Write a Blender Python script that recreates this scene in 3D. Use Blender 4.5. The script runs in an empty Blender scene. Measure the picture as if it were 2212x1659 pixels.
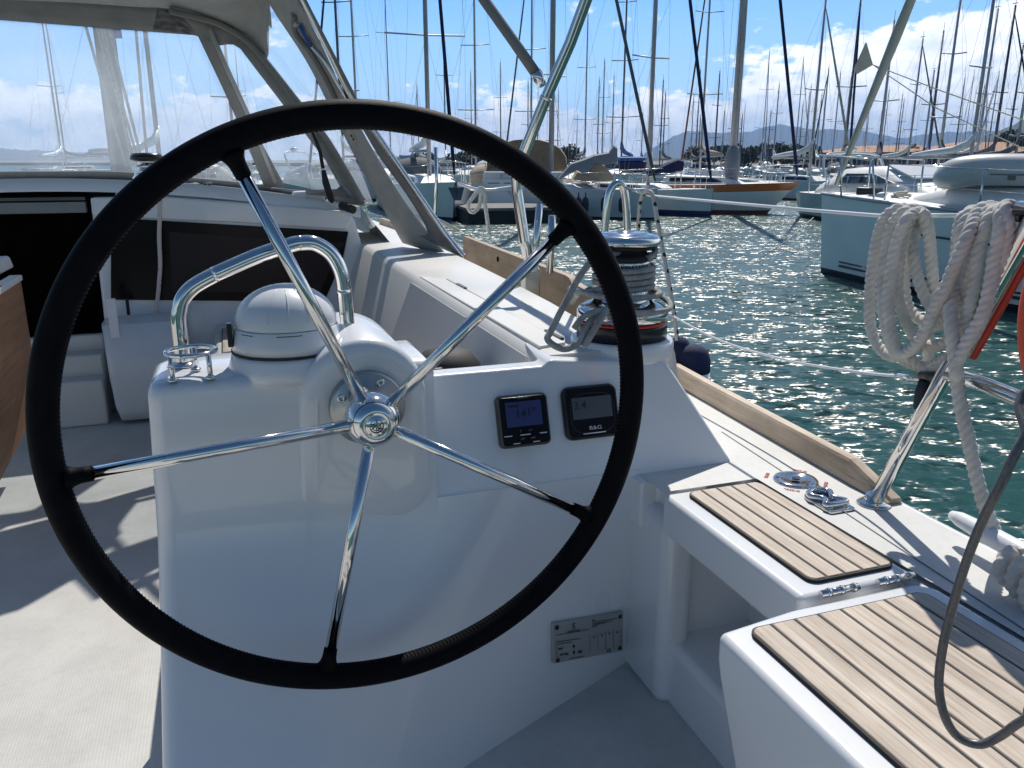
import bpy, math, random
from mathutils import Vector, Matrix
random.seed(7)
R = math.radians
C = bpy.context.scene.collection
CAMZ = 2.05
HD = R(19.2)          # heading of our own yacht, to the left of the camera
F0, CX, CY, PT = 1745.0, 1106.0, 829.5, R(15.5)
SUN_AZ, SUN_EL = R(8.5), R(50)      # azimuth to the right of +Y

# ------------------------------------------------------------------ survey: rays of the photograph give real positions
def ray_w(x, y):
    a = (x - CX) / F0; b = -(y - CY) / F0
    return Vector((a, math.cos(PT) + b * math.sin(PT), -math.sin(PT) + b * math.cos(PT)))
def ray(x, y):                    # in the yacht's frame (u starboard, v forward, z up from eye level)
    r = ray_w(x, y)
    return Vector((r.x * math.cos(HD) + r.y * math.sin(HD), -r.x * math.sin(HD) + r.y * math.cos(HD), r.z))
def P(x, y, u=None, v=None, z=None, pl=None, t=None):
    r = ray(x, y)
    if t is None:
        if u is not None: t = u / r.x
        elif v is not None: t = v / r.y
        elif z is not None: t = z / r.z
        else: t = pl[3] / (pl[0] * r.x + pl[1] * r.y + pl[2] * r.z)
    return r * t
def W(x, y, z=0.0, d=None):       # world point on the level z, or at forward distance d
    r = ray_w(x, y)
    t = (z - CAMZ) / r.z if d is None else d / r.y
    return Vector((0, 0, CAMZ)) + r * t
def b2w(p):
    p = Vector(p)
    return Vector((p.x * math.cos(HD) - p.y * math.sin(HD), p.x * math.sin(HD) + p.y * math.cos(HD), p.z + CAMZ))

# ------------------------------------------------------------------ materials
def mat(name):
    m = bpy.data.materials.new(name); m.use_nodes = True
    nt = m.node_tree; b = nt.nodes['Principled BSDF']
    return m, nt, b
def setb(b, col=None, rough=None, metal=None, coat=None, spec=None, sheen=None):
    if col is not None: b.inputs['Base Color'].default_value = (*col, 1)
    if rough is not None: b.inputs['Roughness'].default_value = rough
    if metal is not None: b.inputs['Metallic'].default_value = metal
    if coat is not None: b.inputs['Coat Weight'].default_value = coat; b.inputs['Coat Roughness'].default_value = .04
    if spec is not None: b.inputs['Specular IOR Level'].default_value = spec
    if sheen is not None: b.inputs['Sheen Weight'].default_value = sheen
def noise(nt, scale, detail=4, rough=.55, vec=None, sc=None):
    n = nt.nodes.new('ShaderNodeTexNoise'); n.inputs['Scale'].default_value = scale
    n.inputs['Detail'].default_value = detail; n.inputs['Roughness'].default_value = rough
    tc = nt.nodes.new('ShaderNodeTexCoord'); out = tc.outputs['Object']
    if sc:
        mp = nt.nodes.new('ShaderNodeMapping'); mp.inputs['Scale'].default_value = sc
        nt.links.new(out, mp.inputs['Vector']); out = mp.outputs['Vector']
    nt.links.new(out, n.inputs['Vector'])
    return n
def ramp(nt, src, stops):
    r = nt.nodes.new('ShaderNodeValToRGB'); nt.links.new(src, r.inputs['Fac'])
    el = r.color_ramp.elements
    while len(el) < len(stops): el.new(.5)
    for e, (p, c) in zip(el, stops): e.position = p; e.color = (*c, 1) if len(c) == 3 else c
    return r
def bump(nt, b, src, strength, dist=.01, inp='Normal'):
    n = nt.nodes.new('ShaderNodeBump'); n.inputs['Strength'].default_value = strength; n.inputs['Distance'].default_value = dist
    nt.links.new(src, n.inputs['Height']); nt.links.new(n.outputs['Normal'], b.inputs[inp]); return n
def simple(name, col, rough=.5, metal=0, var=.12, nscale=6, coat=None, bmp=0, bscale=60, spec=None, sheen=None, sc=None):
    m, nt, b = mat(name); setb(b, col, rough, metal, coat, spec, sheen)
    if var:
        n = noise(nt, nscale, 5, .6, sc=sc)
        lo = tuple(c * (1 - var) for c in col); hi = tuple(min(1, c * (1 + var)) for c in col)
        r = ramp(nt, n.outputs['Fac'], [(.3, lo), (.7, hi)]); nt.links.new(r.outputs['Color'], b.inputs['Base Color'])
    if bmp:
        n2 = noise(nt, bscale, 3); bump(nt, b, n2.outputs['Fac'], bmp, .003)
    return m
M = {}
def gel(name, col, rough=.22, bmp=.02, coat=.8):
    m, nt, b = mat(name); setb(b, col, rough, 0, coat)
    n = noise(nt, 1.3, 3, .5)
    r = ramp(nt, n.outputs['Fac'], [(.3, tuple(c * .97 for c in col)), (.7, col)]); nt.links.new(r.outputs['Color'], b.inputs['Base Color'])
    n2 = noise(nt, 3, 2); r2 = ramp(nt, n2.outputs['Fac'], [(.3, (rough * .85,) * 3), (.75, (rough * 1.25,) * 3)]); nt.links.new(r2.outputs['Color'], b.inputs['Roughness'])
    n3 = noise(nt, 2.5, 1); bump(nt, b, n3.outputs['Fac'], bmp, .02)
    return m
M['gel'] = gel('white_gelcoat', (.78, .79, .80), .3)
M['gelw'] = gel('warm_gelcoat', (.66, .645, .61), .45, coat=.12)
def nonskid(name, col, s=420, grime=.12):
    m, nt, b = mat(name); setb(b, col, .55)
    tc = nt.nodes.new('ShaderNodeTexCoord')
    w1 = nt.nodes.new('ShaderNodeTexWave'); w1.inputs['Scale'].default_value = s / 6.28 * 1.0; w1.bands_direction = 'X'
    w2 = nt.nodes.new('ShaderNodeTexWave'); w2.inputs['Scale'].default_value = s / 6.28 * 1.0; w2.bands_direction = 'Y'
    nt.links.new(tc.outputs['Object'], w1.inputs['Vector']); nt.links.new(tc.outputs['Object'], w2.inputs['Vector'])
    mx = nt.nodes.new('ShaderNodeMath'); mx.operation = 'MULTIPLY'
    nt.links.new(w1.outputs['Fac'], mx.inputs[0]); nt.links.new(w2.outputs['Fac'], mx.inputs[1])
    bump(nt, b, mx.outputs[0], .35, .0008)
    n = noise(nt, 5, 8, .65); r = ramp(nt, n.outputs['Fac'], [(.3, tuple(c * (1 - grime) for c in col)), (.62, col)])
    n2 = noise(nt, 60, 3, .7); r2 = ramp(nt, n2.outputs['Fac'], [(.25, (.86, .85, .82)), (.5, (1, 1, 1))])
    mm = nt.nodes.new('ShaderNodeMix'); mm.data_type = 'RGBA'; mm.blend_type = 'MULTIPLY'; mm.inputs[0].default_value = .6
    nt.links.new(r.outputs['Color'], mm.inputs[6]); nt.links.new(r2.outputs['Color'], mm.inputs[7]); nt.links.new(mm.outputs[2], b.inputs['Base Color'])
    return m
M['skid'] = nonskid('nonskid_deck', (.66, .655, .63))
M['sole'] = nonskid('nonskid_sole', (.60, .585, .55), 300, .18)
def chrome(name, rough=.07, col=(.74, .73, .71), sc=None):
    m, nt, b = mat(name); setb(b, col, rough, 1)
    n = noise(nt, 9, 4, .6); r = ramp(nt, n.outputs['Fac'], [(.35, (rough * .6,) * 3), (.75, (rough * 2.2,) * 3)]); nt.links.new(r.outputs['Color'], b.inputs['Roughness'])
    n2 = noise(nt, 30, 2); bump(nt, b, n2.outputs['Fac'], .03, .002)
    return m
M['chrome'] = chrome('polished_stainless')
M['steel'] = chrome('satin_stainless', .16)
M['alu'] = chrome('grey_anodised_aluminium', .32, (.42, .43, .42))
M['leather'] = simple('black_leather', (.0045, .0045, .006), .5, var=.3, nscale=40, bmp=.25, bscale=900, spec=.05)
M['thread'] = simple('black_thread', (.004, .004, .005), .8, var=.2, spec=0)
M['black'] = simple('black_plastic', (.012, .012, .014), .28, var=.15)
M['rubber'] = simple('black_rubber', (.02, .02, .02), .7, var=.2)
M['dark'] = simple('dark_interior', (.008, .006, .005), .9, var=.3, spec=.05)
M['grey'] = simple('grey_plastic', (.22, .225, .22), .45, var=.1)
M['dgrey'] = simple('dark_grey_metal', (.09, .09, .085), .3, .6)
M['white'] = simple('white_plastic', (.75, .76, .77), .35, var=.06, coat=.2)
M['whitem'] = simple('white_painted_alloy', (.82, .83, .85), .3, var=.06)
M['red'] = simple('red_plastic', (.55, .03, .015), .4, var=.1)
M['orange'] = simple('orange_foam_cover', (.75, .09, .03), .6, var=.15, bmp=.2)
M['navy'] = simple('navy_fabric', (.012, .018, .07), .85, var=.3, bmp=.5, bscale=120)
M['blue'] = simple('blue_canvas', (.03, .10, .32), .8, var=.2)
M['beige'] = simple('beige_canvas', (.42, .34, .25), .85, var=.15)
M['taupe'] = simple('taupe_acrylic_canvas', (.225, .22, .205), .85, var=.12, nscale=14, bmp=.5, bscale=500)
M['canvas'] = simple('pale_taupe_canvas', (.41, .405, .385), .85, var=.12, nscale=14, bmp=.5, bscale=500)
M['greyc'] = simple('grey_sail_cover', (.13, .135, .145), .85, var=.25, nscale=2, bmp=.6, bscale=9)
M['cream'] = simple('cream_sailcloth', (.50, .47, .40), .75, var=.1)
M['rope3'] = simple('white_three_strand_rope', (.76, .72, .655), .85, var=.15, nscale=26, bmp=.8, bscale=700, sheen=.3)
M['gropem'] = simple('grey_braided_rope', (.42, .43, .42), .85, var=.25, nscale=60, bmp=1, bscale=900)
M['cable'] = simple('grey_sheathed_cable', (.13, .125, .125), .35, .3, var=.25, nscale=300)
M['hull'] = simple('white_hull_paint', (.90, .86, .81), .2, var=.06, nscale=1.2, coat=.5)
M['hull2'] = simple('pale_hull_paint', (.68, .72, .72), .25, var=.08, nscale=1.0, coat=.3)
M['bdeck'] = simple('boat_deck_paint', (.74, .74, .73), .5, var=.1, nscale=2)
M['boot'] = simple('black_boot_stripe', (.02, .022, .03), .3, var=.1)
M['bootb'] = simple('blue_boot_stripe', (.015, .03, .12), .3, var=.1)
M['ostripe'] = simple('varnished_orange_wood', (.50, .13, .025), .25, var=.2, nscale=3, sc=(.3, 6, 6), coat=.5)
M['antif'] = simple('rust_red_antifouling', (.20, .05, .03), .7, var=.3)
M['mast'] = simple('anodised_mast', (.40, .41, .44), .42, .45, var=.1)
M['mastd'] = simple('dark_mast', (.10, .11, .14), .45, .5, var=.1)
M['wire'] = simple('rigging_wire', (.34, .36, .40), .5, .3, var=0)
M['plate'] = simple('silver_label', (.42, .42, .41), .38, .35, var=.08)
M['redt'] = simple('faded_red_print', (.62, .16, .14), .6, var=0)
M['greycl'] = simple('grey_mast_cover', (.24, .25, .28), .8, var=.12, nscale=3, bmp=.4, bscale=12)
M['fender'] = simple('dark_grey_fender_cover', (.03, .035, .05), .8, var=.2)
M['glassd'] = simple('tinted_window', (.012, .014, .02), .06, var=0)
M['smoke'] = simple('smoked_acrylic', (.006, .0045, .005), .2, var=0, spec=.15)
M['smoke2'] = simple('smoked_acrylic_inner', (.018, .012, .015), .3, var=.2, spec=.2)
M['wallg'] = simple('grey_render', (.16, .18, .21), .8, var=.2)
M['wallr'] = simple('red_render', (.36, .085, .055), .8, var=.2)
M['wallc'] = simple('cream_render', (.45, .36, .26), .8, var=.2)
M['tiles'] = simple('terracotta_tiles', (.42, .22, .12), .8, var=.25, nscale=3)
M['conc'] = simple('pontoon_concrete', (.20, .195, .18), .85, var=.25)
M['leaf'] = simple('dark_foliage', (.035, .055, .022), .8, var=.5, nscale=2)
M['leaf2'] = simple('olive_foliage', (.08, .085, .03), .8, var=.5, nscale=2)
M['bark'] = simple('bark', (.10, .07, .05), .9)
M['flagr'] = simple('faded_red_flag', (.6, .12, .06), .8)
M['skin'] = simple('skin', (.35, .2, .14), .6)
def teak(name, base=(.36, .265, .175), pale=(.52, .42, .31), along=(60, 3.2, 60), dark=(.20, .13, .08)):
    m, nt, b = mat(name); setb(b, base, .62)
    n = noise(nt, 1.0, 7, .68, sc=along); r = ramp(nt, n.outputs['Fac'], [(.28, dark), (.42, base), (.68, pale)])
    n2 = noise(nt, 7, 4, .6); r2 = ramp(nt, n2.outputs['Fac'], [(.3, (.80, .76, .72)), (.7, (1.1, 1.08, 1.04))])
    n4 = noise(nt, 1.0, 2, .5, sc=(24, .01, .01)); r4 = ramp(nt, n4.outputs['Fac'], [(.35, (.74, .70, .66)), (.65, (1.12, 1.1, 1.08))])
    mm = nt.nodes.new('ShaderNodeMix'); mm.data_type = 'RGBA'; mm.blend_type = 'MULTIPLY'; mm.inputs[0].default_value = .9
    nt.links.new(r.outputs['Color'], mm.inputs[6]); nt.links.new(r2.outputs['Color'], mm.inputs[7])
    m3 = nt.nodes.new('ShaderNodeMix'); m3.data_type = 'RGBA'; m3.blend_type = 'MULTIPLY'; m3.inputs[0].default_value = .8
    nt.links.new(mm.outputs[2], m3.inputs[6]); nt.links.new(r4.outputs['Color'], m3.inputs[7])
    nt.links.new(m3.outputs[2], b.inputs['Base Color']); bump(nt, b, n.outputs['Fac'], .35, .002)
    return m
M['teak'] = teak('weathered_teak', (.52, .45, .38), (.70, .635, .565), along=(170, 7, 170), dark=(.32, .24, .17))
M['teakr'] = teak('bleached_teak_rail', (.54, .45, .355), (.68, .59, .49), dark=(.33, .24, .16))
M['teakt'] = teak('table_teak', (.28, .145, .075), (.36, .2, .11))
M['ply'] = teak('weathered_plank', (.33, .25, .17), (.45, .35, .25), along=(3, 2.5, 18))
M['caulk'] = simple('black_caulking', (.012, .011, .01), .7, var=0)
def vinyl():
    m, nt, b = mat('clear_vinyl'); nt.nodes.remove(b)
    out = nt.nodes['Material Output']
    tr = nt.nodes.new('ShaderNodeBsdfTransparent'); tr.inputs[0].default_value = (.93, .96, .98, 1)
    gl = nt.nodes.new('ShaderNodeBsdfGlossy'); gl.inputs['Roughness'].default_value = .12; gl.inputs[0].default_value = (.9, .9, .9, 1)
    tl = nt.nodes.new('ShaderNodeBsdfTranslucent'); tl.inputs[0].default_value = (.75, .8, .86, 1)
    fr = nt.nodes.new('ShaderNodeValue'); fr.outputs[0].default_value = .05
    n = noise(nt, 2.2, 5, .6, sc=(1, 1, .35)); r = ramp(nt, n.outputs['Fac'], [(.3, (.05,) * 3), (.75, (.17,) * 3)])
    m1 = nt.nodes.new('ShaderNodeMixShader'); m2 = nt.nodes.new('ShaderNodeMixShader')
    nt.links.new(r.outputs['Color'], m1.inputs[0]); nt.links.new(tr.outputs[0], m1.inputs[1]); nt.links.new(tl.outputs[0], m1.inputs[2])
    nt.links.new(fr.outputs[0], m2.inputs[0]); nt.links.new(m1.outputs[0], m2.inputs[1]); nt.links.new(gl.outputs[0], m2.inputs[2])
    bp = nt.nodes.new('ShaderNodeBump'); bp.inputs['Strength'].default_value = .02; bp.inputs['Distance'].default_value = .02
    n2 = noise(nt, 5, 2, .5, sc=(1, 1, .4)); nt.links.new(n2.outputs['Fac'], bp.inputs['Height']); nt.links.new(bp.outputs[0], gl.inputs['Normal'])
    nt.links.new(m2.outputs[0], out.inputs[0]); return m
M['vinyl'] = vinyl()
def stripe_rope(name, base, dot):
    m, nt, b = mat(name); setb(b, base, .8)
    v = nt.nodes.new('ShaderNodeTexVoronoi'); v.inputs['Scale'].default_value = 42; v.inputs['Randomness'].default_value = .25
    tc = nt.nodes.new('ShaderNodeTexCoord'); nt.links.new(tc.outputs['Object'], v.inputs['Vector'])
    r = ramp(nt, v.outputs['Distance'], [(.27, dot), (.33, base)]); nt.links.new(r.outputs['Color'], b.inputs['Base Color']); return m
M['fleck'] = stripe_rope('black_flecked_rope', (.55, .52, .46), (.02, .02, .03))
M['redfleck'] = stripe_rope('red_flecked_rope', (.62, .55, .50), (.32, .02, .02))

# ------------------------------------------------------------------ mesh builder
def catmull(pts, n=8, closed=False):
    pts = [Vector(p) for p in pts]; out = []; m = len(pts)
    rng = range(m) if closed else range(m - 1)
    for i in rng:
        if closed: a, b, c, d = pts[(i - 1) % m], pts[i], pts[(i + 1) % m], pts[(i + 2) % m]
        else: a, b, c, d = pts[max(i - 1, 0)], pts[i], pts[i + 1], pts[min(i + 2, m - 1)]
        for k in range(n):
            t = k / n
            out.append(.5 * ((2 * b) + (c - a) * t + (2 * a - 5 * b + 4 * c - d) * t * t + (3 * b - a - 3 * c + d) * t ** 3))
    if not closed: out.append(pts[-1])
    return out
def frames(path, closed=False):
    n = len(path); T = []
    for i in range(n):
        a = path[(i - 1) % n] if closed or i > 0 else path[0]
        b = path[(i + 1) % n] if closed or i < n - 1 else path[-1]
        T.append((b - a).normalized())
    ref = Vector((0, 0, 1)) if abs(T[0].z) < .9 else Vector((1, 0, 0))
    N = (ref - T[0] * ref.dot(T[0])).normalized(); fr = []
    for t in T:
        N = (N - t * N.dot(t)).normalized(); fr.append((t, N.copy(), t.cross(N)))
    return fr
class MB:
    def __init__(s): s.v = []; s.f = []; s.m = []; s.s = []
    def add(s, vs, fs, m=0, sm=False):
        o = len(s.v); s.v += [tuple(v) for v in vs]
        for f in fs: s.f.append([i + o for i in f]); s.m.append(m); s.s.append(sm)
        return s
    def hexa(s, p, m=0):    # p: 4 bottom, 4 top, same order
        return s.add(p, [(3, 2, 1, 0), (4, 5, 6, 7), (0, 1, 5, 4), (1, 2, 6, 5), (2, 3, 7, 6), (3, 0, 4, 7)], m)
    def box(s, a, b, m=0):
        x0, y0, z0 = a; x1, y1, z1 = b
        return s.hexa([(x0, y0, z0), (x1, y0, z0), (x1, y1, z0), (x0, y1, z0), (x0, y0, z1), (x1, y0, z1), (x1, y1, z1), (x0, y1, z1)], m)
    def rings(s, rs, m=0, sm=True, cap=True, closed=False, cm=None):
        n = len(rs[0]); vs = [v for r in rs for v in r]; fs = []
        k = len(rs)
        for i in range(k if closed else k - 1):
            a, b = i * n, ((i + 1) % k) * n
            for j in range(n): fs.append((a + j, a + (j + 1) % n, b + (j + 1) % n, b + j))
        s.add(vs, fs, m, sm)
        if cap and not closed:
            o = len(s.v) - len(vs)
            s.f.append([o + j for j in reversed(range(n))]); s.m.append(m if cm is None else cm); s.s.append(False)
            s.f.append([o + (k - 1) * n + j for j in range(n)]); s.m.append(m if cm is None else cm); s.s.append(False)
        return s
    def tube(s, path, r, n=12, m=0, cap=True, closed=False):
        path = [Vector(p) for p in path]; fr = frames(path, closed); rs = []
        for i, (p, (t, N, B)) in enumerate(zip(path, fr)):
            rr = r[i] if isinstance(r, (list, tuple)) else r
            rs.append([p + (N * math.cos(2 * math.pi * j / n) + B * math.sin(2 * math.pi * j / n)) * rr for j in range(n)])
        return s.rings(rs, m, True, cap, closed)
    def rope(s, path, r, m=0, pitch=5.5, lobes=3, n=15, depth=.30, step=.45, ph=0):
        path = [Vector(p) for p in path]; L = [0]
        for a, b in zip(path, path[1:]): L.append(L[-1] + (b - a).length)
        k = max(4, int(L[-1] / (r * step))); q = []; j = 0
        for i in range(k + 1):
            d = L[-1] * i / k
            while j < len(L) - 2 and L[j + 1] < d: j += 1
            t = (d - L[j]) / max(1e-9, L[j + 1] - L[j]); q.append(path[j].lerp(path[j + 1], min(1, t)))
        fr = frames(q); rs = []
        for i, (p, (t, N, B)) in enumerate(zip(q, fr)):
            tw = ph + 2 * math.pi * (L[-1] * i / k) / (pitch * r * 2)
            ring = []
            for a in range(n):
                th = 2 * math.pi * a / n
                rad = r * (1 - depth + depth * abs(math.cos(lobes * .5 * (th - tw))))
                ring.append(p + (N * math.cos(th) + B * math.sin(th)) * rad)
            rs.append(ring)
        return s.rings(rs, m, True, True)
    def lathe(s, prof, c, n=40, m=0, axis='z', mats=None, sm=True, cap=True):
        rs = []
        for rad, h in prof:
            ring = []
            for j in range(n):
                a = 2 * math.pi * j / n; x, y = rad * math.cos(a), rad * math.sin(a)
                if axis == 'z': ring.append((c[0] + x, c[1] + y, c[2] + h))
                elif axis == 'y': ring.append((c[0] + x, c[1] + h, c[2] - y))
                else: ring.append((c[0] + h, c[1] + x, c[2] + y))
            rs.append(ring)
        if mats is None: return s.rings(rs, m, sm, cap)
        for i in range(len(rs) - 1): s.rings([rs[i], rs[i + 1]], mats[i], sm, False)
        s.add(rs[0], [tuple(reversed(range(n)))], mats[0]); s.add(rs[-1], [tuple(range(n))], mats[-1]); return s
    def poly(s, pts, off, m=0):      # polygon extruded by the vector off
        n = len(pts); off = Vector(off); a = [Vector(p) for p in pts]; b = [p + off for p in a]
        fs = [tuple(range(n)), tuple(n + i for i in reversed(range(n)))]
        fs += [(i, n + i, n + (i + 1) % n, (i + 1) % n) for i in range(n)]
        return s.add(a + b, fs, m)
    def build(s, name, mats, parent=None, org=None, bevel=0, bseg=3, ang=30, smooth=None, label=None, sub=0, solid=0):
        me = bpy.data.meshes.new(name)
        if org is None and parent is not None: org = parent.get('_org')
        o3 = Vector(org) if org is not None else Vector((0, 0, 0))
        me.from_pydata([tuple(Vector(v) - o3) for v in s.v], [], s.f)
        ml = mats if isinstance(mats, (list, tuple)) else [mats]
        for q in ml: me.materials.append(M[q] if isinstance(q, str) else q)
        me.polygons.foreach_set('material_index', s.m)
        me.polygons.foreach_set('use_smooth', s.s if smooth is None else [smooth] * len(s.f))
        me.validate(); me.update()
        o = bpy.data.objects.new(name, me); C.objects.link(o)
        import bmesh
        bm = bmesh.new(); bm.from_mesh(me)
        bmesh.ops.remove_doubles(bm, verts=bm.verts, dist=1e-6)
        bmesh.ops.recalc_face_normals(bm, faces=bm.faces); bm.to_mesh(me); bm.free()
        if solid:
            md = o.modifiers.new('solid', 'SOLIDIFY'); md.thickness = solid; md.offset = 0
        if sub:
            md = o.modifiers.new('sub', 'SUBSURF'); md.levels = md.render_levels = sub
        if bevel:
            md = o.modifiers.new('bev', 'BEVEL'); md.width = bevel; md.segments = bseg; md.limit_method = 'ANGLE'; md.angle_limit = R(ang)
            md.harden_normals = True
            for p in me.polygons: p.use_smooth = True
        if parent is not None: o.parent = parent
        if label: o['label'] = label
        o['_org'] = list(o3)
        return o
def near(name, label, cat, org, group=None):       # a thing on our yacht: Empty at its base in the yacht's frame
    o = bpy.data.objects.new(name, None); C.objects.link(o)
    o.location = b2w(org); o.rotation_euler = (0, 0, HD); o.empty_display_size = .1
    o['_org'] = list(org); o['label'] = label; o['category'] = cat
    if group: o['group'] = group
    return o
def far(name, label, cat, loc, rz=0, group=None):
    o = bpy.data.objects.new(name, None); C.objects.link(o)
    o.location = loc; o.rotation_euler = (0, 0, rz); o['label'] = label; o['category'] = cat
    if group: o['group'] = group
    return o
def single(mb, name, mats, label, cat, org, group=None, **k):   # a thing that is one mesh, in the yacht's frame
    o = mb.build(name, mats, None, org, **k); o.location = b2w(org); o.rotation_euler = (0, 0, HD)
    o['label'] = label; o['category'] = cat
    if group: o['group'] = group
    return o
def text(name, s, size, m, parent, pos, ax, up, ext=.0004, align='CENTER', sx=1.0, label=None):
    cu = bpy.data.curves.new('t', 'FONT'); cu.body = s; cu.size = size; cu.align_x = align; cu.align_y = 'CENTER'; cu.extrude = ext; cu.resolution_u = 3
    to = bpy.data.objects.new('t', cu); C.objects.link(to)
    bpy.context.view_layer.update()
    me = bpy.data.meshes.new_from_object(to); bpy.data.objects.remove(to)
    ax = Vector(ax).normalized(); up = Vector(up); up = (up - ax * up.dot(ax)).normalized(); nn = ax.cross(up)
    org = Vector(parent['_org']) if parent.get('_org') else (Vector(parent.parent['_org']) if parent.parent and parent.parent.get('_org') else Vector())
    for v in me.vertices:
        c = v.co.copy(); v.co = Vector(pos) - org + ax * c.x * sx + up * c.y + nn * c.z
    me.materials.clear(); me.materials.append(M[m]); me.name = name
    o = bpy.data.objects.new(name, me); C.objects.link(o); o.parent = parent
    if label: o['label'] = label
    return o
def rrect(u0, u1, v0, v1, r, z, n=6):
    out = []; rs = r if isinstance(r, (list, tuple)) else (r,) * 4
    for k, (cx, cy, a0) in enumerate(((u1, v1, 0), (u0, v1, 90), (u0, v0, 180), (u1, v0, 270))):
        q = rs[k]; x = cx - q if k in (0, 3) else cx + q; y = cy - q if k in (0, 1) else cy + q
        for i in range(n + 1):
            a = R(a0 + 90 * i / n); out.append((x + q * math.cos(a), y + q * math.sin(a), z))
    return out
# ================================================================== OUR YACHT
SO = (-.75, 2.0, -1.13)
yacht = near('sailing_yacht', 'white cruising sailing yacht whose cockpit fills the near half of the picture', 'sailing yacht', SO)
def grid(mb, fn, a, b, m=0, sm=True):
    vs = [fn(i / a, j / b) for j in range(b + 1) for i in range(a + 1)]
    fs = [(j * (a + 1) + i, j * (a + 1) + i + 1, (j + 1) * (a + 1) + i + 1, (j + 1) * (a + 1) + i) for j in range(b) for i in range(a)]
    return mb.add(vs, fs, m, sm)
def lerp(a, b, t): return a + (b - a) * t
def interp(tab, x):
    if x <= tab[0][0]: return tab[0][1]
    for (a, p), (b, q) in zip(tab, tab[1:]):
        if x <= b: return lerp(p, q, (x - a) / (b - a))
    return tab[-1][1]
ZS, ZD = -1.13, -.65
# --- cockpit sole
MB().box((-1.75, -.6, ZS - .05), (.86, 4.05, ZS)).build('cockpit_sole', 'sole', yacht)
# --- hull outside, starboard side and port side, only what the deck edge needs
hb = [(-2.0, 1.17), (-.3, 1.19), (1.2, 1.205), (2.0, 1.262), (3.0, 1.335), (4.2, 1.40), (6, 1.40), (8, 1.22), (10, .75), (11.6, .04 - .75)]
def sheer(v): return ZD + max(0, v - 2.0) * .022
mb = MB(); vv = [-1.2 + i * .4 for i in range(33)]
for sgn in (1, -1):
    ring = []
    def hp(v, k):
        u = interp(hb, v)
        if sgn < 0: u = -1.5 - u
        c = -.75; w = u - c
        return (c + w * (1, .995, .93, .6)[k], v, (sheer(v) - .012, sheer(v) - .35, -CAMZ + .05, -CAMZ - .4)[k])
    grid(mb, lambda a, b: hp(vv[round(a * 32)], round(b * 3)), 32, 3)
mb.build('hull', 'hull', yacht, smooth=True)
# --- side deck starboard (outboard of lockers and coaming)
mb = MB(); vs = []
tab_in = [(-.6, 1.02), (.9, 1.02), (1.33, 1.0), (1.44, .78), (1.6, .9), (9, .9)]
vl = [-.6, 0, .6, .9, 1.3, 1.333, 1.336, 1.43, 1.6, 2, 2.5, 3, 3.5, 4, 5, 6, 7, 8]
def inn(v): return 1.0135 if v < 1.334 else (.79 if v < 1.6 else .85)
for i in range(len(vl) - 1):
    a, b = vl[i], vl[i + 1]
    mb.add([(inn(a), a, sheer(a)), (interp(hb, a), a, sheer(a)), (interp(hb, b), b, sheer(b)), (inn(a), b, sheer(b))], [(0, 1, 2, 3)])
mb.box((.98, -.6, -.72), (1.06, 1.335, ZD - .009)); mb.build('side_deck', 'skid', yacht)
# hull edge rounding
mb = MB(); mb.tube([(interp(hb, v), v, sheer(v) - .012) for v in [-1 + i * .25 for i in range(40)]], .013, 10)
mb.build('gunwale', 'gel', yacht)
# deck joint seam line
seam = [P(1370 + 430 * .3807, 748.6 + 470 * .3807, z=ZD), P(1370 + 800 * .3807, 748.6 + 695 * .3807, z=ZD), P(1370 + 1040 * .3807, 748.6 + 830 * .3807, z=ZD), P(1370 + 1220 * .3807, 748.6 + 945 * .3807, z=ZD), P(1370 + 1700 * .3807, 748.6 + 1290 * .3807, z=ZD)]
seam = [Vector((lerp(1.115, 1.03, (1.62 - v) / .9), v, ZD + .0005)) for v in (1.62, 1.4, 1.18, .95, .72, .3, -.3)]
mb = MB(); mb.tube(seam, .0016, 6); mb.build('deck_seam', 'grey', yacht)
# --- helm console: lower face, loft of plan rings
def face_v(u, z):
    vb = 1.476 - .454 * (.817 - u); vb = max(vb, 1.10)
    vt = 1.44 if u > .3 else lerp(1.415, 1.44, max(0, (u - .1) / .2))
    k = max(0, min(1, (-.62 - z) / .51)); return lerp(vt, vb, k ** 1.25)
rs = []
for i in range(12):
    z = lerp(ZS - .01, -.64, i / 11)
    rs.append([(lerp(.30, .80, k / 16), face_v(lerp(.30, .80, k / 16), z), z) for k in range(17)] + [(.80, 1.66, z), (.30, 1.66, z)])
mb = MB(); mb.rings(rs, 0, True, True)
o = mb.build('helm_console_base', 'gel', yacht)
o.data.set_sharp_from_angle(angle=R(40))
# --- pedestal: one tall block with rounded corners
rs = []
for z, ins in [(lerp(ZS - .01, -.40, i / 16), 0) for i in range(17)] + [(-.385, 0), (-.374, .002), (-.366, .006), (-.362, .012), (-.360, .02)]:
    fl = .036 * max(0, (-.36 - z)) / .77; ul = -.15 - fl + ins; ur = .345 - ins; r = .032; ring = []
    va = face_v(ul, z) + ins - .0005
    for k in range(8):
        a = R(180 + 90 * k / 7); ring.append((ul + r + r * math.cos(a), va + r + r * math.sin(a), z))
    for k in range(1, 15):
        u = lerp(ul + r, ur, k / 14); ring.append((u, face_v(u, z) + ins - .0005, z))
    ring.append((ur, 1.64 - ins, z))
    for k in range(8):
        a = R(90 + 90 * k / 7); ring.append((ul + .06 + .06 * math.cos(a), 1.58 - ins + .06 * math.sin(a), z))
    rs.append(ring)
mb = MB(); mb.rings(rs); o = mb.build('helm_pedestal', 'gel', yacht); o.data.set_sharp_from_angle(angle=R(50))
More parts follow.
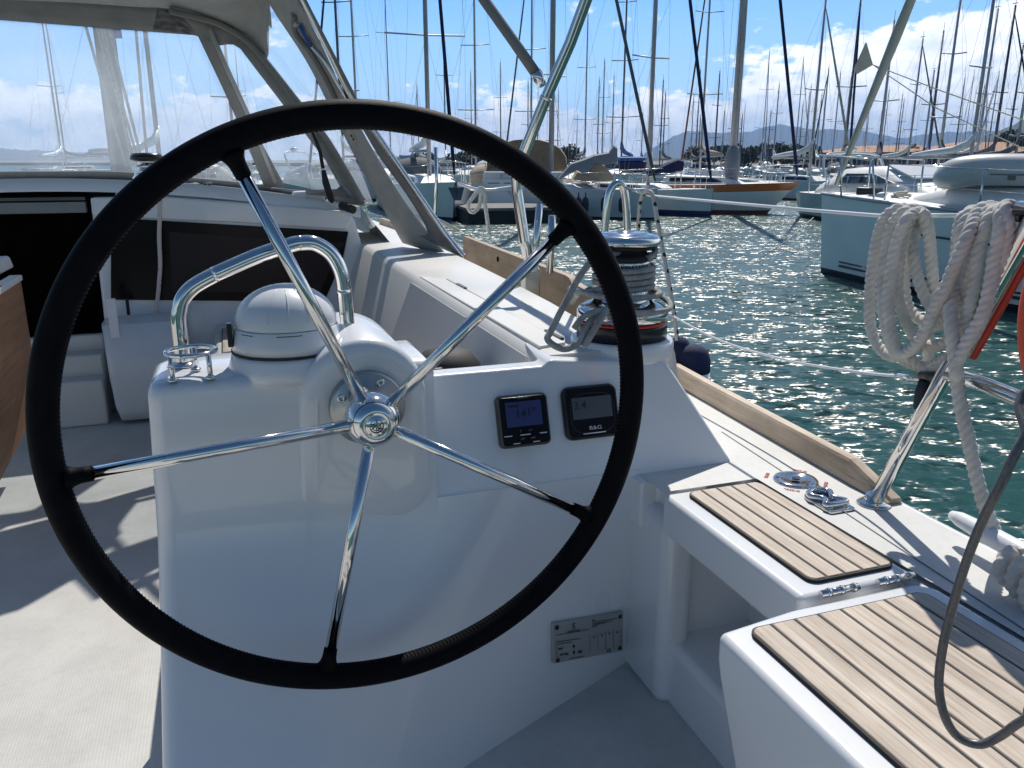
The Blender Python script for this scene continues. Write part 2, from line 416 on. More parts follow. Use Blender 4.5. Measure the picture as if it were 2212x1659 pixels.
# boss: arch shaped relief carrying the wheel shaft
def arch(r, zc, zb, v, uc=.205, ins=0, n=26):
    pts = []
    rr = r - ins
    for k in range(n + 1):
        a = math.pi * (1 - k / n); pts.append((uc + rr * math.cos(a), v, zc + rr * math.sin(a)))
    w = rr * 1.08; cr = .06
    for k in range(8): a = -math.pi / 2 * k / 7; pts.append((uc + w - cr + cr * math.cos(a), v, zb + ins + cr + cr * math.sin(a)))
    for k in range(8): a = -math.pi / 2 - math.pi / 2 * k / 7; pts.append((uc - w + cr + cr * math.cos(a), v, zb + ins + cr + cr * math.sin(a)))
    return pts
def archv(r, zc, zb, va, vbot, ins=0):
    out = []
    for (u, v, z) in arch(r, zc, zb, 0, ins=ins):
        k = max(0, min(1, (zc - z) / (zc - zb))); out.append((u, lerp(va, vbot, k), z))
    return out
mb = MB(); mb.rings([archv(.112, -.412, -.66, 1.66, 1.66), archv(.112, -.412, -.66, 1.392, 1.4265), archv(.112, -.412, -.66, 1.384, 1.4245, .004), archv(.112, -.412, -.66, 1.378, 1.423, .012), archv(.112, -.412, -.66, 1.374, 1.4225, .03)])
o = mb.build('shaft_boss', 'gel', yacht); o.data.set_sharp_from_angle(angle=R(50))
# shaft flange
fc = P(794, 880, v=1.367)
mb = MB(); mb.lathe([(.066, .012), (.066, -.004), (.062, -.008), (.036, -.010), (.034, -.016), (.020, -.018), (.018, -.10)], fc, 48, axis='y')
fl = mb.build('shaft_flange', 'alu', yacht)
mb = MB()
for k in range(4):
    a = R(63 + 90 * k); c = (fc.x + .051 * math.cos(a), fc.y - .0085, fc.z + .051 * math.sin(a))
    q = MB(); q.lathe([(.0075, 0), (.0075, -.002), (.0055, -.003), (.0035, -.0032), (.003, .0005)], c, 16, axis='y'); b_ = q.build('bolt', 'steel', fl, yacht['_org'])
# --- wing of the console carrying the displays
pw = [(.24, -.655), (1.005, -.655)]
vt_, zt_ = 1.52, -.402
lo = [(.20, 1.437, -.66), (1.02, 1.437, -.655), (1.02, 1.70, -.655), (.20, 1.70, -.66)]
hi = [(.20, vt_, -.412), (.60, vt_, -.412), (.60, 1.56, -.412), (.20, 1.56, -.412)]
mb = MB()
mb.add([(.20, 1.437, -.66), (1.025, 1.437, -.655), (.893, vt_, -.433), (.615, vt_, zt_), (.60, vt_, -.414), (.20, vt_, -.414),
        (.20, 1.57, -.66), (1.05, 1.70, -.655), (.93, 1.70, -.415), (.615, 1.70, zt_), (.60, 1.57, -.414), (.20, 1.57, -.414)],
       [(0, 1, 2, 3, 4, 5), (11, 10, 9, 8, 7, 6), (0, 6, 7, 1), (1, 7, 8, 2), (2, 8, 9, 3), (3, 9, 10, 4), (4, 10, 11, 5), (5, 11, 6, 0)])
mb.build('console_wing', 'gel', yacht, bevel=.008, bseg=4)
# ledge between console and locker lid, with a finger recess
mb = MB(); z0, z1 = -.76, -.651
mb.poly([(.775, 1.46, z1), (1.06, 1.46, z1), (1.06, 1.345, z1), (.985, 1.345, z1), (.965, 1.375, z1), (.91, 1.375, z1), (.90, 1.345, z1), (.83, 1.345, z1), (.815, 1.40, z1), (.775, 1.40, z1)], (0, 0, z0 - z1))
mb.build('locker_ledge', 'gel', yacht, bevel=.007)
# pillar and footwell side wall, with the open space under the lid
mb = MB(); mb.box((.785, 1.30, ZS - .01), (.86, 1.50, -.70)); mb.build('corner_post', 'gel', yacht, bevel=.03, bseg=5)
mb = MB(); mb.box((.81, .5, ZS - .01), (1.2, 1.35, -.985)); mb.build('footwell_ledge', 'gel', yacht, bevel=.02, bseg=4)
mb = MB(); mb.box((1.02, .5, -1.0), (1.05, 1.45, -.70)); mb.box((.83, 1.33, -1.0), (1.05, 1.36, -.70)); mb.build('footwell_wall', 'gel', yacht)
# --- teak inset builder: planks are relief of one panel mesh
def teak_panel(parent, u0, u1, v0, v1, z, n, border, name='teak_panel', edge=None):
    mb = MB(); mb.poly([(p[0], p[1], z - .006) for p in rrect(u0, u1, v0, v1, .018, 0, 5)], (0, 0, .0118), 1)
    g = .0044; w = (u1 - u0 - 2 * border - g * (n - 1)) / n
    for i in range(n):
        a = u0 + .003 if i == 0 else u0 + border + i * (w + g); b = u1 - .003 if i == n - 1 else u0 + border + i * (w + g) + w
        r = [.001] * 4
        if i == 0: r[1] = r[2] = .015
        if i == n - 1: r[0] = r[3] = .015
        pl = rrect(a, b, v0 + .003, v1 - .003, r, 0, 5)
        ins = .0012
        cu, cv = (a + b) / 2, (v0 + v1) / 2
        r1 = [(p[0], p[1], z) for p in pl]; r2 = [(p[0], p[1], z + .0065) for p in pl]
        r3 = [(p[0] - math.copysign(ins, p[0] - cu), p[1] - math.copysign(ins, p[1] - cv), z + .0078) for p in pl]
        mb.rings([r1, r2, r3], 0, False)
    return mb.build(name, ['teak', 'caulk'], parent)
# --- locker lid ahead of the helm seat
lid = MB().box((.785, .902, -.735), (1.012, 1.330, ZD)).build('locker_lid', 'gel', yacht, bevel=.012, bseg=4)
teak_panel(lid, .826, .998, .930, 1.308, ZD, 5, 0)
for hu in (.852, .962):
    mb = MB(); mb.tube([(hu - .036, .896, ZD + .004), (hu + .036, .896, ZD + .004)], .0058, 12)
    for k in range(3): mb.tube([(hu - .024 + k * .024, .896, ZD + .004), (hu - .018 + k * .024, .896, ZD + .004)], .0072, 12)
    mb.build('hinge', 'chrome', lid, SO)
# --- helm seat
mb = MB()
nv_ = 26
def seat_ring(z):
    k = max(0, min(1, (-.70 - z) / .43))           # 0 at the top, 1 at the floor
    ring = [(lerp(.75, .80, k), lerp(.884, .76, k), z), (lerp(.985, .985, k), lerp(.886, .80, k), z), (1.012, lerp(.86, .80, k), z), (1.012, -.35, z)]
    port = []
    for i in range(nv_):
        f = i / (nv_ - 1); v = lerp(-.35, lerp(.866, .745, k), f)
        u = lerp(.600, .612, f) + k * lerp(-.10, .045, f ** 3)
        gz = math.exp(-((z + .812) / .034) ** 2); gv = 1 / (1 + math.exp((v - .66) / .022))
        u += .034 * gz * gv * (1 if v > -.3 else 0)
        port.append((u, v, z))
    return port + ring
zs_ = [ZS - .02, -1.0, -.92, -.885, -.865, -.85, -.838, -.826, -.814, -.802, -.79, -.776, -.762, -.745, -.72, -.69, ZD]
mb.rings([seat_ring(z) for z in zs_], 0, True)
seat = mb.build('helm_seat', 'gel', yacht, bevel=.013, bseg=4, ang=45)
teak_panel(seat, .650, .972, -.30, .850, ZD, 8, 0)
# --- cockpit bench to starboard with its teak top
bench = MB().box((-.09, 1.60, ZS), (.60, 4.0, -.745)).build('cockpit_bench', 'gelw', yacht, bevel=.02)
teak_panel(bench, -.06, .50, 1.75, 3.85, -.745, 9, 0)
# --- coaming: inner wall, top, outer side
def outer(v): return interp([(1.5, .93), (1.72, .945), (1.9, .865), (2.3, .90), (3.35, .945), (4.6, .96)], v)
sec = []
for v in [1.56, 1.62, 1.7, 1.8, 1.95, 2.2, 2.6, 3.0, 3.5, 4.0, 4.6]:
    o_ = outer(v); zt = -.402 + (v - 1.5) * .004
    sec.append([(.40, v, -.95), (.47, v, -.75), (.605, v, zt - .02), (.618, v, zt - .006), (.632, v, zt), (o_ - .02, v, zt), (o_ - .006, v, zt - .006), (o_, v, zt - .02), (o_ + .06, v, -.72), (o_ + .06, v, -.95)])
mb = MB(); mb.rings(sec, 0, True); co = mb.build('coaming', 'gelw', yacht); co.data.set_sharp_from_angle(angle=R(38))
# coaming locker lid with its hinge line
k_ = -.403
l1 = [P(892, 588, z=k_), P(948, 593, z=k_), P(1232, 761, z=k_), P(1163, 770, z=k_)]
mb = MB()
vs = [(.604, 2.86, -.402), (.70, 2.80, -.398), (.665, 1.52, -.402), (.600, 1.53, -.402)]
lidc = [(.628, 2.80), (.70, 2.72), (.70, 1.64), (.628, 1.62)]
mb.poly([(a, b, -.4035) for a, b in lidc], (0, 0, .0085))
cl = mb.build('coaming_lid', 'gelw', co, SO, bevel=.004)
mb = MB(); mb.poly([(.470, 2.80, -.742), (.470, 1.62, -.742), (.6015, 1.62, -.418), (.6015, 2.80, -.418)], (-.004, 0, .003)); mb.build('locker_front', 'gelw', co, SO, bevel=.002)
for v in (2.52, 1.72):
    mb = MB(); mb.box((.698, v - .05, -.398), (.708, v + .05, -.3915)); mb.build('hinge', 'dgrey', cl, SO)
mb = MB(); mb.tube([(.7025, 2.7, -.3965), (.7025, 1.66, -.4005)], .0022, 6); mb.build('lid_seam', 'grey', cl, SO)
# winch plinth
mb = MB(); mb.lathe([(.122, -.06), (.119, -.01), (.115, -.002), (.108, 0)], (.838, 1.640, -.39), 40); mb.build('winch_plinth', 'gel', yacht)
# --- teak toe rail
pr = []
for i in range(30):
    v = 1.14 + i * .2 if i else 1.14
    pr.append(v)
pr = [1.135, 1.16, 1.20, 1.26] + [1.4 + .25 * i for i in range(24)]
rs = []
for v in pr:
    u = interp(hb, v) - .012; h = .050 if v > 1.25 else lerp(.012, .050, (v - 1.135) / .115); z = sheer(v)
    rs.append([(u - .022, v, z + .002), (u - .016, v, z + h - .006), (u - .012, v, z + h), (u + .010, v, z + h), (u + .014, v, z + h - .006), (u + .014, v, z + .002)])
mb = MB(); mb.rings(rs, 0, False); mb.build('toe_rail', 'teakr', yacht)
# --- bulkhead, companionway, windows, coachroof
BV = 4.0
def bp(x, y, v=BV): return P(x, y, v=v)
mb = MB()
a, b, c_, d_, e_ = bp(194, 426), bp(354, 424), bp(742, 453), bp(765, 470), bp(806, 520)
zb = ZS
pts = [a, b, c_, d_, Vector((.62, BV, -.40)), Vector((.62, BV, zb)), Vector((a.x - .02, BV, zb))]
mb.poly(pts, (0, .06, 0)); mb.build('bulkhead', 'gel', yacht, bevel=.018, bseg=4)
# fascia above the bulkhead window
mb = MB(); t = [bp(196, 427), bp(354, 426), bp(742, 455), bp(760, 470), bp(748, 496), bp(500, 480), bp(240, 468), bp(200, 466)]
mb.poly(t, (0, -.018, 0)); mb.build('bulkhead_fascia', 'gel', yacht, bevel=.012, bseg=4)
win = [bp(240, 470), bp(752, 500), bp(740, 560), bp(700, 651), bp(240, 647)]
mb = MB(); mb.poly([p + Vector((0, -.004, 0)) for p in win], (0, -.008, 0)); w = mb.build('bulkhead_window', 'smoke', yacht, bevel=.003)
mb = MB(); mb.poly([bp(365, 500) + Vector((0, -.0125, 0)), bp(742, 524) + Vector((0, -.0125, 0)), bp(722, 560) + Vector((0, -.0125, 0)), bp(690, 632) + Vector((0, -.0125, 0)), bp(372, 630) + Vector((0, -.0125, 0))], (0, -.002, 0)); mb.build('opening_pane', 'smoke2', w, SO, bevel=.004)
# companionway: frame, dark opening (a real cabin box), steps
mb = MB()
x0, x1 = -1.35, a.x - .02
mb.box((x0 - .4, BV + .9, -1.7), (x1 + .02, BV + .92, -.1)); mb.box((x1 + .005, BV + .05, -1.7), (x1 + .02, BV + .9, -.1)); mb.box((x0 - .42, BV, -1.7), (x0 - .4, BV + .9, -.1)); mb.box((x0 - .4, BV, -1.72), (x1, BV + .9, -1.7))
mb.build('cabin_interior', 'dark', yacht)
sill = bp(190, 724).z
mb = MB(); mb.box((x0, BV, ZS), (x1, BV + .05, sill)); mb.box((x0, BV - .10, ZS), (x1, BV, bp(190, 757).z)); mb.box((x0, BV - .2, ZS), (x1, BV - .1, bp(190, 800).z)); mb.build('companionway_step', 'gelw', yacht, bevel=.012)
# sliding hatch and its garage
top = bp(190, 459).z
mb = MB(); mb.box((x0, BV - .0, top), (x1 - .002, BV + .05, bp(190, 436).z)); mb.build('hatch_board', 'grey', yacht)
mb = MB(); mb.box((x0, BV + .01, bp(150, 434).z), (x1 + .0, BV + .06, bp(190, 425).z)); mb.build('hatch_slide', 'dgrey', yacht, bevel=.003)
# coachroof top with crown
def roofz(u, v): return -.075 - .085 * ((u + .75) / 1.35) ** 2 * 1.6 - .026 * (v - 4)
def rf(a, b):
    u = lerp(-2.1, .62, a); v = lerp(BV + .015, 7.4, b); return (u, v, roofz(u, v))
mb = MB(); grid(mb, rf, 24, 10); n0 = len(mb.v)
vsl = [rf(i / 24, 0) for i in range(25)]
mb.add([p for p in vsl] + [(p[0], p[1] + .0, min(p[2] - .055, -.13)) for p in vsl], [(i, i + 1, 26 + i, 25 + i) for i in range(24)], 0, True)
vsl = [rf(1, i / 10) for i in range(11)]
mb.add([p for p in vsl] + [(p[0] + .16, p[1], -.42) for p in vsl], [(i, i + 1, 12 + i, 11 + i) for i in range(10)], 0, True)
mb.build('coachroof', 'gel', yacht)
# white moulded strip and clutch box on the coachroof edge
mb = MB(); mb.poly([P(355, 409, v=4.05), P(470, 418, v=4.05), P(735, 449, v=4.02), P(735, 455, v=4.02), P(470, 432, v=4.05), P(355, 424, v=4.05)], (0, .25, .01)); mb.build('coachroof_strip', 'gel', yacht, bevel=.004)
mb = MB(); mb.poly([P(632, 441, v=4.03), P(636, 415, v=4.03), P(690, 412, v=4.03), P(700, 421, v=4.03), P(706, 447, v=4.03)], (0, .12, .0)); mb.build('sheet_clutch', 'white', yacht, bevel=.006)
mb = MB(); mb.tube([P(706, 437, v=3.97), P(742, 446, v=3.9), P(752, 449, v=3.86)], .014, 14); q1 = mb.build('line_pipe', 'white', yacht)
mb = MB(); mb.tube([P(738, 444, v=3.91), P(763, 453, v=3.83)], .019, 16); mb.build('pipe_cap', 'rubber', q1, SO)
# own mast, boom shrouds seen through the sprayhood
mb = MB()
mx, mv = -.83, 8.1
rs = []
for z in (-.3, 3, 8, 14): rs.append([(mx + .085 * math.cos(k * math.pi / 8), mv + .13 * math.sin(k * math.pi / 8), z) for k in range(16)])
mb.rings(rs); mb.build('mast', 'mast', yacht)
mb = MB()
for (x0_, y0_, x1_, y1_) in ((182, 45, 268, 345), (205, 45, 290, 345), (212, 45, 298, 345), (222, 48, 283, 345), (293, 58, 318, 345), (232, 50, 306, 345)):
    p, q = P(x0_, y0_, v=7.4), P(x1_, y1_, v=7.6); mb.tube([p + (p - q) * 3, q + (q - p) * .05], .011, 6)
mb.build('halyards', 'gropem', yacht)
mb = MB(); p, q = P(250, 52, v=7.8), P(256, 82, v=7.8); mb.tube([p + (p - q), q], .03, 8); mb.build('blue_halyard', 'blue', yacht)
# little white bin hanging under the bulkhead window
bn = near('storage_bin', 'translucent white bin with two handles under the dark bulkhead window', 'bin', (-.42, 3.9, ZS))
p0, p1 = P(228, 690, v=3.9), P(398, 690, v=3.9)
zt, zb_ = p0.z, ZS + .02
mb = MB(); rs = []
for k, z in enumerate((zb_, zb_ + .06, zb_ + .2, zt)):
    s_ = (.86, .95, 1, 1.02)[k]; cx_ = (p0.x + p1.x) / 2; w_ = (p1.x - p0.x) / 2 * s_
    rs.append(rrect(cx_ - w_, cx_ + w_, 3.84 - .08 * s_, 3.96, .03, z, 5))
mb.rings(rs); mb.build('bin_body', 'white', bn)
for x in (240, 385):
    p = P(x, 655, v=3.755); mb = MB(); mb.box((p.x - .018, 3.75, p.z - .15), (p.x + .018, 3.76, p.z + .02)); mb.build('handle', 'whitem', bn, bevel=.002)
# builder's plate on the console face
pc = [P(1250 * .9357 + x * .0846, 1390 * .9357 + y * .0846, v=1.405) for x, y in ((240, 490), (2030, 200), (2030, 1170), (250, 1510))]
def onface(x, y, off=0.0):     # point of the console face under a survey ray
    v = 1.40
    for _ in range(12):
        p = P(x, y, v=v); v = face_v(p.x, p.z)
    return P(x, y, v=v) + Vector((.0, -off, 0))
X0, Y0 = 1250 * .9357, 1390 * .9357
def pf(x, y, off): return onface(X0 + x * .0846, Y0 + y * .0846, off)
mb = MB(); cs = [pf(240, 500, .011), pf(2030, 200, .011), pf(2030, 1180, .011), pf(250, 1500, .011)]
mb.poly(cs, (0, .014, 0)); plate = mb.build('builder_plate', 'plate', yacht, bevel=.0008)
pax = (cs[1] - cs[0]); pup = (cs[0] - cs[3])
def pt_(x, y):
    u_ = (x - 240) / 1790; t_ = 500 - 300 * u_; b__ = 1500 - 320 * u_; w_ = (y - t_) / (b__ - t_)
    return cs[0].lerp(cs[1], u_).lerp(cs[3].lerp(cs[2], u_), w_) + Vector((0, -.0008, .0003))
text('maker_name', 'BENETEAU', .0075, 'black', plate, pt_(745, 685), pax, pup)
text('maker_emblem', 'S', .018, 'navy', plate, pt_(750, 545), pax, pup)
text('rating_text', 'MAX', .0062, 'black', plate, pt_(420, 1120), pax, pup)
text('rating_text', 'MAX(kg)', .0062, 'black', plate, pt_(500, 1260), pax, pup)
text('category_text', 'A', .007, 'black', plate, pt_(1250, 830), pax, pup); text('category_text', 'B', .007, 'black', plate, pt_(1455, 785), pax, pup)
text('category_text', 'C', .007, 'black', plate, pt_(1655, 740), pax, pup); text('category_text', 'D', .007, 'black', plate, pt_(1870, 700), pax, pup)
text('ce_mark', 'CE', .010, 'black', plate, pt_(1640, 1175), pax, pup)
text('maker_address', 'SPBI', .0042, 'black', plate, pt_(1240, 405), pax, pup)
for i, (yy, ss) in enumerate(((470, 'CATEGORIE DE CONCEPTION'), (520, 'design category'))): pass
mb = MB()
def bar(x0_, y0_, x1_, y1_, w_):
    a_, b_ = pt_(x0_, y0_), pt_(x1_, y1_); d = (b_ - a_).normalized(); nn = Vector((0, -1, 0)); s_ = d.cross(nn) * w_
    mb.poly([a_ + s_, b_ + s_, b_ - s_, a_ - s_], (0, .0006, 0))
for x in (1145, 1355, 1560, 1765, 1970): bar(x, 760 - (x - 1145) * .165, x, 1210 - (x - 1145) * .165, .0003)
bar(320, 920, 320, 1330, .0003)
for (x0_, y0_, x1_, y1_) in ((1205, 455, 1860, 350), (1210, 500, 1740, 415), (1215, 540, 1560, 460), (1215, 580, 1350, 552), (340, 950, 900, 865), (340, 1010, 700, 950), (620, 1385, 980, 1310), (330, 780, 1130, 640)): bar(x0_, y0_, x1_, y1_, .0006)
mb.build('plate_lines', 'dgrey', plate, SO)
for x, y in ((335, 585), (1943, 305), (345, 1415), (1938, 1105)):
    mb = MB(); mb.lathe([(.0048, .002), (.0048, -.001), (.003, -.0018)], pt_(x, y) + Vector((0, -.0002, 0)), 14, axis='y'); mb.build('rivet', 'black', plate, SO)
for x, y, r_ in ((742, 1060, .003), (742, 1215, .003)):
    p = pt_(x, y); mb = MB(); mb.poly([p + Vector((0, 0, .006)), p + Vector((.0028, 0, 0)), p + Vector((0, 0, -.006)), p + Vector((-.0028, 0, 0))], (0, .0006, 0)); mb.build('person_symbol', 'black', plate, SO)
p = pt_(895, 1205); mb = MB(); mb.poly([p + Vector((-.004, 0, .0025)), p + Vector((.004, 0, .003)), p + Vector((.004, 0, -.0025)), p + Vector((-.004, 0, -.003))], (0, .0006, 0)); mb.build('bag_symbol', 'black', plate, SO)
# deck filler and chock
fpos = Vector((1.085, 1.300, ZD)); mb = MB()
mb.lathe([(.046, 0), (.046, .002), (.043, .0045), (.030, .0055), (.029, .0045), (.012, .0048), (.006, .004)], fpos, 40); fil = mb.build('deck_filler', 'chrome', yacht)
mb = MB(); mb.lathe([(.0085, .0), (.0085, .0058)], fpos, 6); mb.build('key_slot', 'black', fil, SO)
for k in range(3):
    a = R(30 + 120 * k); mb = MB(); mb.lathe([(.003, 0), (.003, .0062)], fpos + Vector((.037 * math.cos(a), .037 * math.sin(a), 0)), 10); mb.build('screw', 'dgrey', fil, SO)
for k in range(4):
    a = R(45 + 90 * k); d = Vector((math.cos(a), math.sin(a), 0))
    text('warning_text', 'DIESEL', .011, 'redt', fil, fpos + d * .059 + Vector((0, 0, .0008)), (-d.y, d.x, 0) if k in (0, 1) else (d.y, -d.x, 0), d if k in (2, 3) else -d)
# folding ring cleat
cp = Vector((1.066, 1.185, ZD)); mb = MB()
mb.poly([(p[0], p[1], ZD) for p in rrect(cp.x - .030, cp.x + .030, cp.y - .050, cp.y + .045, [.028, .028, .006, .006], 0, 6)], (0, 0, .006))
mb.build('folding_cleat', 'chrome', yacht, bevel=.002); fc_ = bpy.context.scene.objects['folding_cleat']
mb = MB()
ah = [(cp.x + .022, cp.y - .03), (cp.x + .012, cp.y - .005), (cp.x + .024, cp.y + .02), (cp.x + .010, cp.y + .035), (cp.x - .012, cp.y + .033), (cp.x - .024, cp.y + .015), (cp.x - .010, cp.y - .008), (cp.x - .024, cp.y - .032)]
mb.tube([Vector((x, y, ZD + .012)) for x, y in catmull([Vector((x, y, 0)) for x, y in ah], 5, True) and [(q.x, q.y) for q in catmull([Vector((x, y, 0)) for x, y in ah], 5, True)]], .0065, 10, closed=True)
mb.build('cleat_horn', 'chrome', fc_, SO)
for dx, dy in ((.0, -.035), (.018, -.03)):
    pass
for s_ in (-1, 1):
    mb = MB(); mb.lathe([(.011, .004), (.011, .0075), (.004, .0085), (.003, .006)], (cp.x + s_ * .019, cp.y - .028, ZD), 18); mb.build('screw', 'steel', fc_, SO)
# teak faced cockpit table, to port
tb = near('cockpit_table', 'varnished teak cockpit table with pale edges at the left edge of the picture', 'table', (-1.05, 2.9, ZS))
mb = MB(); mb.poly([P(46, 606, u=-.66), P(72, 770, u=-.70), P(60, 925, u=-.76), P(-10, 1060, u=-.76), P(-120, 1000, u=-.72), P(-120, 650, u=-.66)], (-.022, 0, 0)); mb.build('leaf', 'teakt', tb, bevel=.004)
mb = MB(); mb.poly([P(46, 606, u=-.66) + Vector((.003, 0, .004)), P(0, 640, u=-.66) + Vector((.003, 0, .004)), P(-120, 700, u=-.66) + Vector((.003, 0, .004))], (-.06, 0, .0)); 
mb = MB(); q_ = P(46, 606, u=-.66); q2 = P(-5, 640, u=-.66)
mb.hexa([q_ + Vector(d) for d in ((-.035, .01, 0), (.003, .01, 0))] + [q2 + Vector(d) for d in ((.003, 0, -.0), (-.035, 0, -.0))] + [q_ + Vector(d) for d in ((-.035, .01, .018), (.003, .01, .018))] + [q2 + Vector(d) for d in ((.003, 0, .02), (-.035, 0, .02))])
mb.build('leaf_edge', 'gelw', tb, bevel=.003)
q_ = P(27, 560, u=-.72); q2 = P(-20, 583, u=-.72)
mb = MB(); mb.hexa([q_ + Vector((-.5, .01, -.03)), q_ + Vector((0, .01, -.03)), q2 + Vector((.0, -.5, -.03)), q2 + Vector((-.5, -.5, -.03)), q_ + Vector((-.5, .01, .012)), q_ + Vector((-.01, .01, .012)), q2 + Vector((-.01, -.5, .012)), q2 + Vector((-.5, -.5, .012))]); mb.build('table_top', 'gelw', tb, bevel=.008)
mb = MB(); mb.box((-1.1, 2.85, ZS), (-1.0, 3.2, -.45)); mb.build('pedestal', 'gelw', tb, bevel=.02)

# ================================================================== STEERING WHEEL
WC = Vector((.189, 1.208, -.390))
wheel = near('steering_wheel', 'large five spoke steering wheel with stitched black leather rim', 'steering wheel', WC)
wheel_n = Vector((0, -1, 0)); RW = .4525
ru, rv = Vector((1, 0, 0)), Vector((0, 0, 1))
def wp(a, r, dv=0): return WC + ru * (r * math.cos(a)) + rv * (r * math.sin(a)) + Vector((0, dv, 0))
mb = MB(); n = 180
mb.tube([wp(2 * math.pi * i / n, RW) for i in range(n)], .0207, 20, closed=True); rim = mb.build('rim', 'leather', wheel)
mb = MB()
for i in range(420):
    a = 2 * math.pi * i / 420; c = wp(a, RW - .0200); t = Vector((-math.sin(a), 0, math.cos(a)))
    mb.tube([c + t * .0018 + Vector((0, -.007, 0)), wp(a, RW - .0205), c - t * .0016 + Vector((0, .007, 0))], .0008, 5)
mb.build('stitching', 'thread', rim, WC)
angs = [R(185.5 + 72 * k) for k in range(5)]
for a in angs:
    mb = MB(); mb.tube([wp(a, .03, -.012), wp(a, RW - .02, 0)], .0098, 16); mb.build('spoke', 'chrome', wheel)
    # leather sleeve flaring into the rim
    mb = MB()
    rr_ = [.0112, .0116, .012, .0138, .019]; dd = [.052, .041, .034, .027, .018]
    mb.tube([wp(a, RW - d) for d in dd], rr_, 16)
    t = Vector((-math.sin(a), 0, math.cos(a)))
    mb.build('leather_sleeve', 'leather', rim, WC)
mb = MB(); mb.lathe([(.016, .06), (.034, .030), (.040, .022), (.0425, .010), (.0425, -.004), (.040, -.016), (.034, -.027), (.026, -.034), (.0185, -.0365), (.0175, -.0350), (.0165, -.0365), (.0005, -.0368)], WC + Vector((0, -.004, 0)), 48, axis='y')
hub = mb.build('hub', 'chrome', wheel)
ec = WC + Vector((0, -.0412, 0))
mb = MB()
for rr in (.0065, .0105):
    mb.tube([ec + Vector((rr * math.cos(2 * math.pi * k / 24), 0, rr * math.sin(2 * math.pi * k / 24))) for k in range(24)], .0005, 5, closed=True)
for k in range(6):
    a = k * math.pi / 3; mb.tube([ec + Vector((.002 * math.cos(a), 0, .002 * math.sin(a))), ec + Vector((.010 * math.cos(a + .5), 0, .010 * math.sin(a + .5)))], .0007, 5)
mb.build('emblem', 'dgrey', hub, WC)
mb = MB(); mb.lathe([(.019, 0), (.019, .09)], WC + Vector((0, .045, 0)), 24, axis='y'); mb.build('shaft', 'alu', wheel)

# ================================================================== COMPASS
cc = Vector((.088, 1.50, -.367)); r0 = .0955 * 1.5 / 1.47
comp = near('compass', 'white domed steering compass under its closed cover on the pedestal', 'compass', cc)
mb = MB(); mb.lathe([(r0 + .012, -.01), (r0 + .008, .012), (r0 + .003, .026), (r0 + .001, .034)], cc, 64); mb.build('collar', 'gel', comp)
mb = MB(); mb.lathe([(r0 + .002, .034), (r0 + .0025, .0365), (r0 + .002, .039)], cc, 64); mb.build('gasket', 'rubber', comp)
mb = MB(); mb.lathe([(r0 + .001, .039), (r0 - .002, .056), (r0 - .006, .078), (r0 - .007, .0795)], cc, 64); mb.build('housing', 'white', comp)
mb = MB()
rd = r0 - .008; pr_ = [(rd, .0805), (rd, .086)]
for k in range(1, 14):
    a = math.pi / 2 * k / 14; pr_.append((rd * math.cos(a), .086 + .067 * math.sin(a)))
mb.lathe(pr_, cc, 64); dome = mb.build('dome_cover', 'white', comp)
mb = MB()
for k in range(9):
    for s_ in (0,):
        pass
th0 = R(-100)
for k in range(-1, 2):
    pts = []
    for j in range(10):
        e = R(8 + 82 * j / 10 * .8); a = R(-90) + k * R(24)
        pts.append(cc + Vector(((rd + .0006) * math.cos(e) * math.cos(a), (rd + .0006) * math.cos(e) * math.sin(a), .086 + .0676 * math.sin(e))))
    mb.tube(pts, .0007, 5)
mb.build('dome_rib', 'white', dome, cc)
for a0, a1 in ((-150, -132), (-105, -78)):
    mb = MB(); mb.tube([cc + Vector(((r0 - .0055) * math.cos(R(a)), (r0 - .0055) * math.sin(R(a)), .0745)) for a in range(a0, a1 + 1, 3)], .0008, 5); mb.build('slot', 'black', comp, cc)
mb = MB(); a = R(-172); c = cc + Vector(((r0 + .001) * math.cos(a), (r0 + .001) * math.sin(a), .07)); mb.box((c.x - .006, c.y - .01, c.z - .022), (c.x + .003, c.y + .01, c.z + .02)); mb.build('cover_clip', 'black', comp, bevel=.002)

# ================================================================== GUARD RAIL over the compass
GV = 1.56
g0 = P(396, 790, z=-.36); GV = g0.y
gp = [g0] + [P(x, y, v=GV + dv) for x, y, dv in ((391, 740, 0), (386, 690, 0))] + catmull([P(388, 672, v=GV), P(395, 645, v=GV), P(420, 618, v=GV), P(470, 590, v=GV)], 5)[1:] + [P(560, 551, v=GV), P(628, 529, v=GV)] + catmull([P(645, 525, v=GV), P(680, 526, v=GV), P(715, 549, v=GV), P(737, 590, v=GV), P(744, 632, v=GV)], 5) + [P(750, 690, v=GV), P(755, 735, v=GV)]
gp = catmull(gp, 3)
rail = near('guard_rail', 'polished steel grab hoop bent over the compass on the pedestal', 'grab rail', g0)
mb = MB(); mb.tube(gp, .0138, 18); mb.build('tube', 'chrome', rail)
for p in (g0, gp[-1] + Vector((0, 0, .012))):
    mb = MB(); mb.lathe([(.026, 0), (.026, .004), (.018, .007), (.0145, .009)], p, 24); mb.build('foot_flange', 'chrome', rail)
